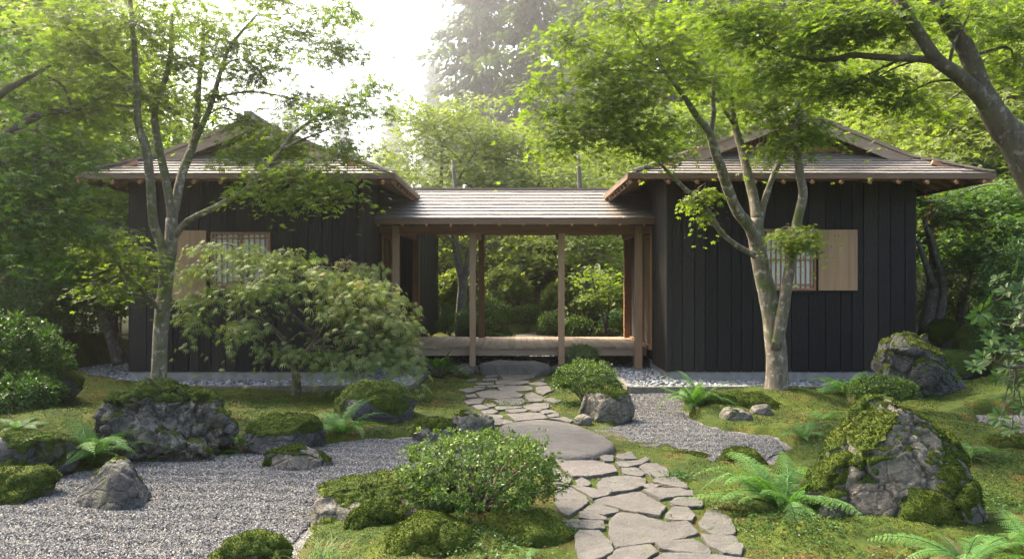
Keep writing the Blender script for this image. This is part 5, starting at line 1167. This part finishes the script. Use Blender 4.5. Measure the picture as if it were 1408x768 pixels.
# big dark maple at the left edge
T5 = Skel(35); gz = Hs(-7.0, 8.6)
T5.limb([(-7.1, 8.7, gz - .2, .26), (-6.9, 8.6, 1.0, .20), (-6.6, 8.6, 2.2, .16), (-6.3, 8.6, 3.2, .12), (-6.0, 8.7, 4.4, .07)], 12)
T5.limb_px([(-60, 250, 8.6, .08), (-20, 215, 8.6, .06), (10, 185, 8.6, .05), (50, 160, 8.7, .042), (90, 152, 8.8, .034), (105, 150, 8.8, .02), (150, 130, 8.9, .01)])
T5.limb_px([(-50, 180, 8.6, .06), (0, 130, 8.6, .045), (30, 112, 8.6, .03), (70, 90, 8.6, .015)])
T5.limb_px([(100, 152, 8.8, .02), (88, 120, 8.8, .014), (65, 105, 8.8, .008)])
for a in [(60, 220, 8.3, 70, 18, 36), (20, 250, 8.1, 70, 20, 40), (75, 260, 8.3, 50, 16, 24), (40, 290, 8.0, 70, 20, 40), (90, 310, 8.2, 60, 16, 30), (10, 330, 7.9, 60, 22, 36), (60, 350, 8.0, 50, 12, 16), (0, 200, 8.3, 60, 18, 28), (-20, 290, 8, 60, 40, 30), (50, 180, 8.6, 60, 14, 18), (-10, 60, 8.6, 60, 30, 30), (30, 140, 9, 60, 16, 20), (0, 100, 9.2, 50, 20, 16)]:
    padpx(T5, *a[:5], int(a[5] * .9), 15, .068, tint=(.55, .24), spread=.16)
T5.finish('maple_tree', (-7.1, 8.7, gz), 'dark green layered maple drooping in at the left edge', 'tree', M['maple_dark'], M['bark_dark'])

# rhododendron-like branch on the right edge
T6 = Skel(36); gz = Hs(5.4, 7.4); rg = np.random.default_rng(66)
T6.limb([(5.6, 7.6, gz - .1, .07), (5.3, 7.4, .7, .05)] + [list(P(a, b, 7.1)) + [r] for a, b, r in [(1440, 440, .035), (1405, 450, .02), (1372, 445, .012)]], 8)
T6.limb([(5.3, 7.4, .7, .04), (5.0, 7.1, .9, .025)] + [list(P(a, b, 6.9)) + [r] for a, b, r in [(1420, 500, .018), (1390, 505, .014), (1365, 495, .008)]], 7)
T6.limb([(5.4, 7.4, .9, .04), (5.2, 7.2, 1.8, .03)] + [list(P(a, b, 7.0)) + [r] for a, b, r in [(1430, 380, .018), (1390, 395, .01)]], 7)
for px, py in [(1345, 430), (1362, 415), (1358, 450), (1380, 400), (1378, 440), (1390, 468), (1350, 492), (1366, 480), (1382, 505), (1396, 530), (1388, 548), (1404, 400), (1404, 440), (1405, 490), (1404, 560), (1340, 505), (1372, 520), (1420, 420), (1420, 470), (1420, 520), (1400, 370), (1425, 380), (1376, 575), (1398, 590), (1355, 440), (1372, 385), (1395, 420), (1368, 465), (1385, 485)]:
    c = P(px + rg.normal() * 3, py, 6.95 + rg.normal() * .15); n = 9; a = np.arange(n) * 2 * math.pi / n + rg.random() * 6; ax = unit(rg.normal(size=3) * .5 + [-.5, -.5, .8]); u = unit(np.cross(ax, (0, 1, .2))); v = np.cross(ax, u)
    tip = np.cos(a)[:, None] * u + np.sin(a)[:, None] * v + ax * .35 + [0, 0, -.15]; T6.L.add(LEAF_BROAD, np.tile(c, (n, 1)) + unit(tip) * .015, tip, np.tile(ax, (n, 1)) + rg.normal(size=(n, 3)) * .2, .098 * rg.uniform(.65, 1.1, n), .5 + rg.normal(size=n) * .25)
    N = np.array(T6.nodes); b = N[np.argmin(np.linalg.norm(N[:, :3] - c, axis=1))]
    T6.tw.tube(*_cr([list(b[:3]) + [.006], list((b[:3] + c) / 2 + [0, 0, -.03]) + [.005], list(c) + [.004]]), 5, .5, cap=False)
T6.finish('rhododendron', (5.6, 7.6, gz), 'glossy long leaved shrub reaching in from the right edge', 'shrub', M['rhodo'], M['bark_dark'])

# contorted tree at the right back, leaning tree on the left
T7 = Skel(37)
T7.limb_px([(1274, 480, 13.8, .20), (1278, 450, 13.8, .17), (1283, 410, 13.8, .15), (1285, 380, 13.8, .12), (1284, 345, 13.8, .08), (1278, 320, 13.8, .06), (1290, 295, 13.8, .05), (1298, 275, 13.8, .03)])
T7.limb_px([(1290, 445, 13.6, .07), (1298, 400, 13.6, .06), (1290, 360, 13.6, .055), (1282, 330, 13.6, .05), (1272, 305, 13.6, .04), (1285, 290, 13.7, .03)])
T7.limb_px([(1284, 395, 13.7, .06), (1272, 360, 13.6, .05), (1262, 330, 13.6, .035)])
T12 = Skel(42)
T12.limb_px([(1320, 475, 14.4, .10), (1322, 420, 14.4, .085), (1335, 370, 14.5, .06), (1350, 320, 14.6, .045), (1365, 270, 14.7, .03)])
for a in [(1360, 255, 14.7, 50, 14, 26), (1345, 310, 14.6, 50, 10, 20), (1395, 285, 14.8, 46, 12, 20)]: padpx(T12, *a, 18, .08, LEAF_MID, tint=(.5, .2), spread=.22)
T12.finish('garden_tree', P(1320, 475, 14.4), 'plain dark trunk standing just right of the contorted tree', 'tree', M['maple_dark'], M['bark_dark'])
for a in [(1290, 275, 13.6, 40, 10, 24), (1330, 280, 13.8, 50, 14, 30), (1300, 300, 13.8, 40, 10, 20), (1370, 290, 13.6, 50, 16, 36), (1375, 330, 13.2, 50, 16, 36), (1350, 350, 13.4, 46, 12, 26), (1400, 310, 13, 50, 20, 36), (1390, 365, 13, 40, 12, 24), (1320, 260, 14, 50, 12, 24), (1400, 260, 13.5, 50, 18, 30), (1300, 340, 14.4, 30, 8, 10)]:
    padpx(T7, *a[:5], int(a[5] * 1.2), 18, .08, LEAF_MID, tint=(.45, .22), spread=.22)
T7.finish('garden_tree', P(1274, 475, 13.8), 'contorted grey tree behind the right corner of the pavilion', 'tree', M['maple_dark'], M['bark_grey'])
T8 = Skel(38)
T8.limb_px([(166, 500, 13.5, .13), (160, 480, 13.5, .11), (148, 450, 13.5, .095), (137, 420, 13.5, .085), (132, 390, 13.5, .07), (140, 350, 13.5, .05), (135, 310, 13.5, .03)])
T8.limb_px([(137, 418, 13.5, .04), (160, 400, 13.3, .03), (185, 385, 13.2, .018)])
for a in [(110, 365, 13.4, 60, 18, 36), (160, 350, 13.4, 40, 14, 22), (80, 400, 13.2, 50, 16, 26), (150, 400, 13.2, 34, 10, 16), (60, 330, 13.4, 60, 20, 30), (140, 310, 13.6, 50, 16, 24), (185, 300, 13.9, 24, 10, 8)]:
    padpx(T8, *a[:5], int(a[5] * 1.2), 18, .07, LEAF_MID, tint=(.45, .22), spread=.22)
T8.finish('garden_tree', P(166, 492, 13.5), 'dark leaning tree on the mossy slope by the bamboo fence', 'tree', M['maple_dark'], M['bark_dark'])
# rear garden trees seen through the walkway
T9 = Skel(39)
T9.limb_px([(632, 470, 21, .17), (633, 440, 21, .14), (635, 410, 21, .13), (636, 385, 21, .12), (628, 350, 21, .10), (626, 320, 21, .09), (628, 280, 21, .07), (622, 220, 21, .04)])
T9.limb_px([(636, 390, 21, .07), (648, 365, 21, .06), (660, 345, 21.2, .055), (685, 330, 21.4, .045), (710, 315, 21.6, .035), (735, 300, 21.8, .02)])
T9.limb_px([(636, 392, 21, .06), (642, 360, 20.8, .05), (650, 320, 20.6, .04), (660, 280, 20.5, .03)])
T9.limb_px([(627, 335, 21, .05), (615, 325, 20.8, .035), (603, 312, 20.6, .02)])
for a in [(620, 300, 21, 50, 16, 26), (670, 300, 21, 60, 14, 26), (720, 320, 21.5, 50, 10, 18), (700, 345, 21.3, 40, 8, 10), (650, 275, 21, 60, 14, 16), (600, 330, 21, 30, 8, 8), (710, 285, 21.6, 50, 12, 18), (760, 320, 22, 40, 10, 16)]:
    padpx(T9, *a[:5], int(a[5] * 1.2), 16, .11, LEAF_MID, tint=(.6, .22), spread=.34)
T9.finish('maple_tree', P(632, 460, 21), 'grey forked maple in the rear garden left of the front post', 'tree', M['maple_bright'], M['bark_grey'])
T10 = Skel(40)
T10.limb_px([(806, 460, 23, .2), (806, 430, 23, .17), (805, 390, 23, .15), (802, 350, 23, .13), (800, 320, 23, .11), (798, 270, 23, .08), (795, 210, 23, .05)])
T10.limb_px([(803, 370, 23, .06), (820, 345, 22.8, .045), (838, 335, 22.6, .03)])
for a in [(800, 320, 22.8, 60, 12, 26), (830, 350, 22.6, 36, 12, 16), (780, 345, 22.8, 36, 10, 12), (820, 300, 22.8, 60, 16, 30), (770, 290, 23, 60, 16, 26), (800, 265, 23, 70, 14, 16), (845, 320, 22, 30, 14, 12), (825, 375, 20, 22, 8, 8), (850, 360, 21.6, 24, 12, 10)]:
    padpx(T10, *a[:5], int(a[5] * 1.2), 16, .10, LEAF_MID, tint=(.5, .22), spread=.34)
T11 = Skel(41)
T11.limb_px([(834, 462, 19, .04), (828, 430, 19, .032), (818, 400, 19, .025), (812, 370, 19, .015)])
T11.limb_px([(833, 455, 19, .03), (836, 425, 19, .022), (838, 395, 19, .012)])
for a in [(815, 372, 19, 24, 8, 10), (838, 392, 19, 22, 8, 10), (825, 405, 19, 22, 6, 8)]: padpx(T11, *a, 16, .09, LEAF_MID, tint=(.6, .2), spread=.25)
T11.finish('sapling', P(834, 462, 19), 'thin sapling beside the rear mossy boulder', 'tree', M['maple'], M['bark_dark'])
T10.finish('maple_tree', P(806, 450, 23), 'rough barked tree in the rear garden right of the centre post', 'tree', M['maple'], M['bark_grey'])

# ------------------------------------------------------------------ background trees
def gen_maple(seed, Hh, Rr, npad, mat, barkm, leaf=LEAF_MID, size=.13, ncl=26, nl=14, low=.3, name='maple_tree'):
    t = Skel(seed); rg = t.rg
    t.limb([(0, 0, -.3, .022 * Hh + .05), (.1, 0, Hh * .2, .02 * Hh), (rg.normal() * .2, rg.normal() * .2, Hh * .45, .014 * Hh), (rg.normal() * .3, rg.normal() * .3, Hh * .85, .005 * Hh)], 9)
    for k in range(7):
        a = k * 2.4 + rg.random(); z0 = Hh * rg.uniform(.18, .5); l = Rr * rg.uniform(.6, .9); z1 = z0 + Hh * rg.uniform(.12, .35)
        t.limb([(0.05, 0, z0, .009 * Hh), (math.cos(a) * l * .4, math.sin(a) * l * .4, z0 + (z1 - z0) * .6, .006 * Hh), (math.cos(a) * l, math.sin(a) * l, z1, .003 * Hh)], 6)
    for k in range(npad):
        f = (k + .5) / npad; a = k * 2.4; z = Hh * (low + (1 - low) * f); r = Rr * math.sqrt(max(.05, 1 - ((f - .25) / .78) ** 2)) * rg.uniform(.45, .95)
        t.pad((math.cos(a) * r, math.sin(a) * r, z + rg.normal() * .15), (Rr * .42, Rr * .42, Hh * .055), ncl, nl, size, leaf, (.5, .2), spread=.30, twig=False)
    return t.finish(name, (0, 0, 0), 'x', 'tree', mat, barkm)
def place(root, px, d, s=1.0, rot=0.0, lb='', first=False, sz=None, group='background trees'):
    x = (px - 704) * d / F; z = Hs(x, d); o = root if first else copy_tree(root)
    o.location = (x, d, z); o.rotation_euler = (0, 0, rot); o.scale = (s, s, s * (sz or 1)); o['label'] = lb; o['group'] = group; return o
bA = gen_maple(51, 7.2, 3.2, 40, M['maple_bright'], M['bark_dark'])
bB = gen_maple(52, 6.4, 3.0, 36, M['maple_bright'], M['bark_dark'])
dA = gen_maple(53, 7.5, 3.2, 38, M['maple'], M['bark_dark'])
gA = gen_maple(54, 5.5, 2.6, 34, M['maple_dark'], M['bark_dark'])
place(bA, 610, 27, 1.0, .3, 'pale sunlit maple behind the left end of the walkway roof', True)
for a in [(bB, 720, 28, 1.05, 1.2, 'sunlit maple rising behind the middle of the walkway roof'), (bA, 800, 33, .95, 2.2, 'hazy bright maple behind the right end of the walkway roof'), (bB, 860, 36, 1.0, 3.0, 'hazy bright maple left of the right pavilion gable'),
          (bA, 500, 40, .8, 4.0, 'faint maple in the mist behind the left pavilion corner'), (bB, 540, 34, .75, 2.0, 'low misty maple above the left pavilion eave'), (bA, 1215, 24, 1.0, 1.0, 'bright maple behind the right slope of the gabled roof'), (bB, 1320, 20, 1.1, 5.0, 'yellow green maple above the right eave corner'),
          (bA, 1420, 18, 1.0, 2.6, 'bright maple at the right edge beyond the leaning trunk'), (bB, 1130, 31, 1.2, .4, 'pale maple directly behind the right gable'), (bA, 1290, 30, 1.4, .9, 'tall bright maple on the slope at the right'), (bB, 1400, 29, 1.4, 3.9, 'tall bright maple on the slope at the far right')]:
    place(a[0], a[1], a[2], a[3], a[4], a[5], a[0] is bB and a[1] == 720)
for a in [(dA, 30, 15, 1.0, .2, 'green tree filling the upper left corner', 1), (dA, 150, 21, 1.0, 1.4, 'green tree behind the left end of the shingled roof', 0), (dA, 80, 26, 1.3, 3.3, 'tall green tree behind the bamboo fence', 0),
          (dA, 1330, 24, 1.1, 4.1, 'green tree behind the red leaved bush', 0), (dA, 960, 32, 1.1, 5.2, 'green tree in haze left of the right gable', 0), (dA, 1240, 34, 1.6, 2.8, 'big green tree on the slope behind the right roof', 0), (dA, 250, 28, .85, .6, 'green tree behind the left gable', 0),
          (dA, 1480, 22, 1.3, 1.1, 'green tree cut by the right edge of the garden', 0)]:
    place(*a[:6], bool(a[6]))
for a in [(gA, 90, 18.5, .9, .2, 'dark tree behind the rails of the bamboo fence', 1), (gA, 10, 17, 1.0, 1.5, 'dark tree at the left beyond the fence', 0), (gA, 160, 20, .7, 2.5, 'dark small tree by the left corner of the pavilion', 0), (gA, 870, 27, .7, 4.5, 'dark tree behind the right back post', 0), (gA, 1350, 18, .8, 5.5, 'dark tree behind the tan clay wall', 0), (gA, 1290, 19, .7, 1.9, 'dark tree by the right corner of the pavilion', 0)]:
    place(*a[:6], bool(a[6]))
shrub('red and orange leaved bush behind the contorted tree', P(1318, 300, 16.5), (.55, .5, .5), 300, 9, .09, M['autumn'], LEAF_MID, seed=77, shell=.5, sp=.8)

def gen_conifer(seed, Hh, Rr, mat):
    t = Skel(seed); rg = t.rg; t.trunk.tube(*_cr([[0, 0, -.5, .018 * Hh], [0, 0, Hh * .5, .012 * Hh], [0, 0, Hh, .01]], 6), 10, .5); L = t.L
    nb = 76
    for k in range(nb):
        f = (k + .5) / nb; z = Hh * (.16 + .84 * f); r = Rr * (1 - f) ** .7 * rg.uniform(.35, 1.25) + .25; a = k * 2.4 + rg.random() * .8; m = 9
        s = np.linspace(.15, 1, m); bx = np.stack([np.cos(a) * r * s, np.sin(a) * r * s, z - .32 * r * s ** 1.6 + .1 * r], -1)
        if k % 2 == 0: t.tw.tube(bx, .03 * (1.1 - s), 4, .5, cap=False)
        n = m * 22; c = np.repeat(bx, 22, 0); wd = .16 + .10 * r; off = rg.normal(size=(n, 3)) * [wd, wd, wd * .45]; off[:, 2] -= np.abs(off[:, 2]) * .8
        tip = unit(off * .5 + np.array([math.cos(a), math.sin(a), -.9]) * .5 + rg.normal(size=(n, 3)) * .25)
        L.add(LEAF_BLADE_FAT, c + off, tip, rg.normal(size=(n, 3)), rg.uniform(.25, .5, n), .45 + .2 * np.repeat(rg.normal(size=m), 22) + .15 * rg.normal(size=n))
    return t.finish('conifer_tree', (0, 0, 0), 'x', 'tree', mat, M['bark_dark'])
cA = gen_conifer(61, 24, 4.2, M['conifer']); cB = gen_conifer(62, 28, 3.6, M['conifer'])
first = {id(cA): True, id(cB): True}
CL = [(cA, 655, 52, 1.0, 0, 'misty conifer left of centre, left end of the conifer row'), (cB, 735, 48, 1.0, 1, 'tall hazy conifer above the middle of the walkway'), (cA, 800, 58, 1.15, 2, 'misty conifer between the tallest ones over the walkway'), (cB, 860, 44, .95, 3, 'hazy conifer above the right end of the walkway roof'),
      (cB, 931, 38, 1.0, 4, 'conifer with a bare trunk behind the forked maple crown'), (cA, 1000, 46, 1.1, 5, 'conifer rising behind the left slope of the right gable'), (cB, 1080, 42, 1.0, 6, 'conifer right behind the right gable apex'), (cA, 1160, 40, 1.1, .5, 'conifer behind the right slope of the right gable'),
      (cB, 1240, 44, 1.1, 1.5, 'conifer above the long level maple branch'), (cA, 1310, 38, 1.0, 2.5, 'conifer behind the leaning maple trunk'), (cB, 1400, 42, 1.1, 3.5, 'conifer at the far right edge'), (cA, 1500, 38, 1.1, 4.5, 'conifer half out of view beyond the leaning maple trunk'),
      (cB, 20, 44, 1.0, 5.5, 'conifer behind the canopy at the far left'), (cA, 130, 48, .8, 1.8, 'conifer behind the canopy of the slender maple'), (cA, 540, 95, .8, 2.8, 'faint distant conifer in the bright mist'), (cB, 470, 100, .7, 3.8, 'fainter distant conifer over the left roof corner'), (cB, 595, 85, .75, 4.8, 'distant conifer in the mist left of the row'), (cB, 400, 95, .7, .2, 'distant conifer behind the left gable')]
for c, px, d, s, r, lb in CL:
    q_ = 2.1 if px < 880 else 1.5 if d < 80 else 1.0; place(c, px, d * q_, s * q_, r, lb, first[id(c)], group='conifers beyond the garden'); first[id(c)] = False

# ------------------------------------------------------------------ mist
if HAZE > 0:
    hz = MB(); hz.box(-160, 160, -30, 190, -2.0, 75, 0); m = bpy.data.materials.new('mist'); m.use_nodes = True; n = m.node_tree; n.nodes.clear()
    o = n.nodes.new("ShaderNodeOutputMaterial"); v = n.nodes.new("ShaderNodeVolumePrincipled"); v.inputs['Density'].default_value = HAZE; v.inputs['Color'].default_value = (.97, .96, .92, 1); v.inputs['Anisotropy'].default_value = .88
    n.links.new(v.outputs[0], o.inputs['Volume']); ho = hz.build('haze', m); tag(ho, 'pale morning mist in the air of the garden', 'mist', None, 'stuff')
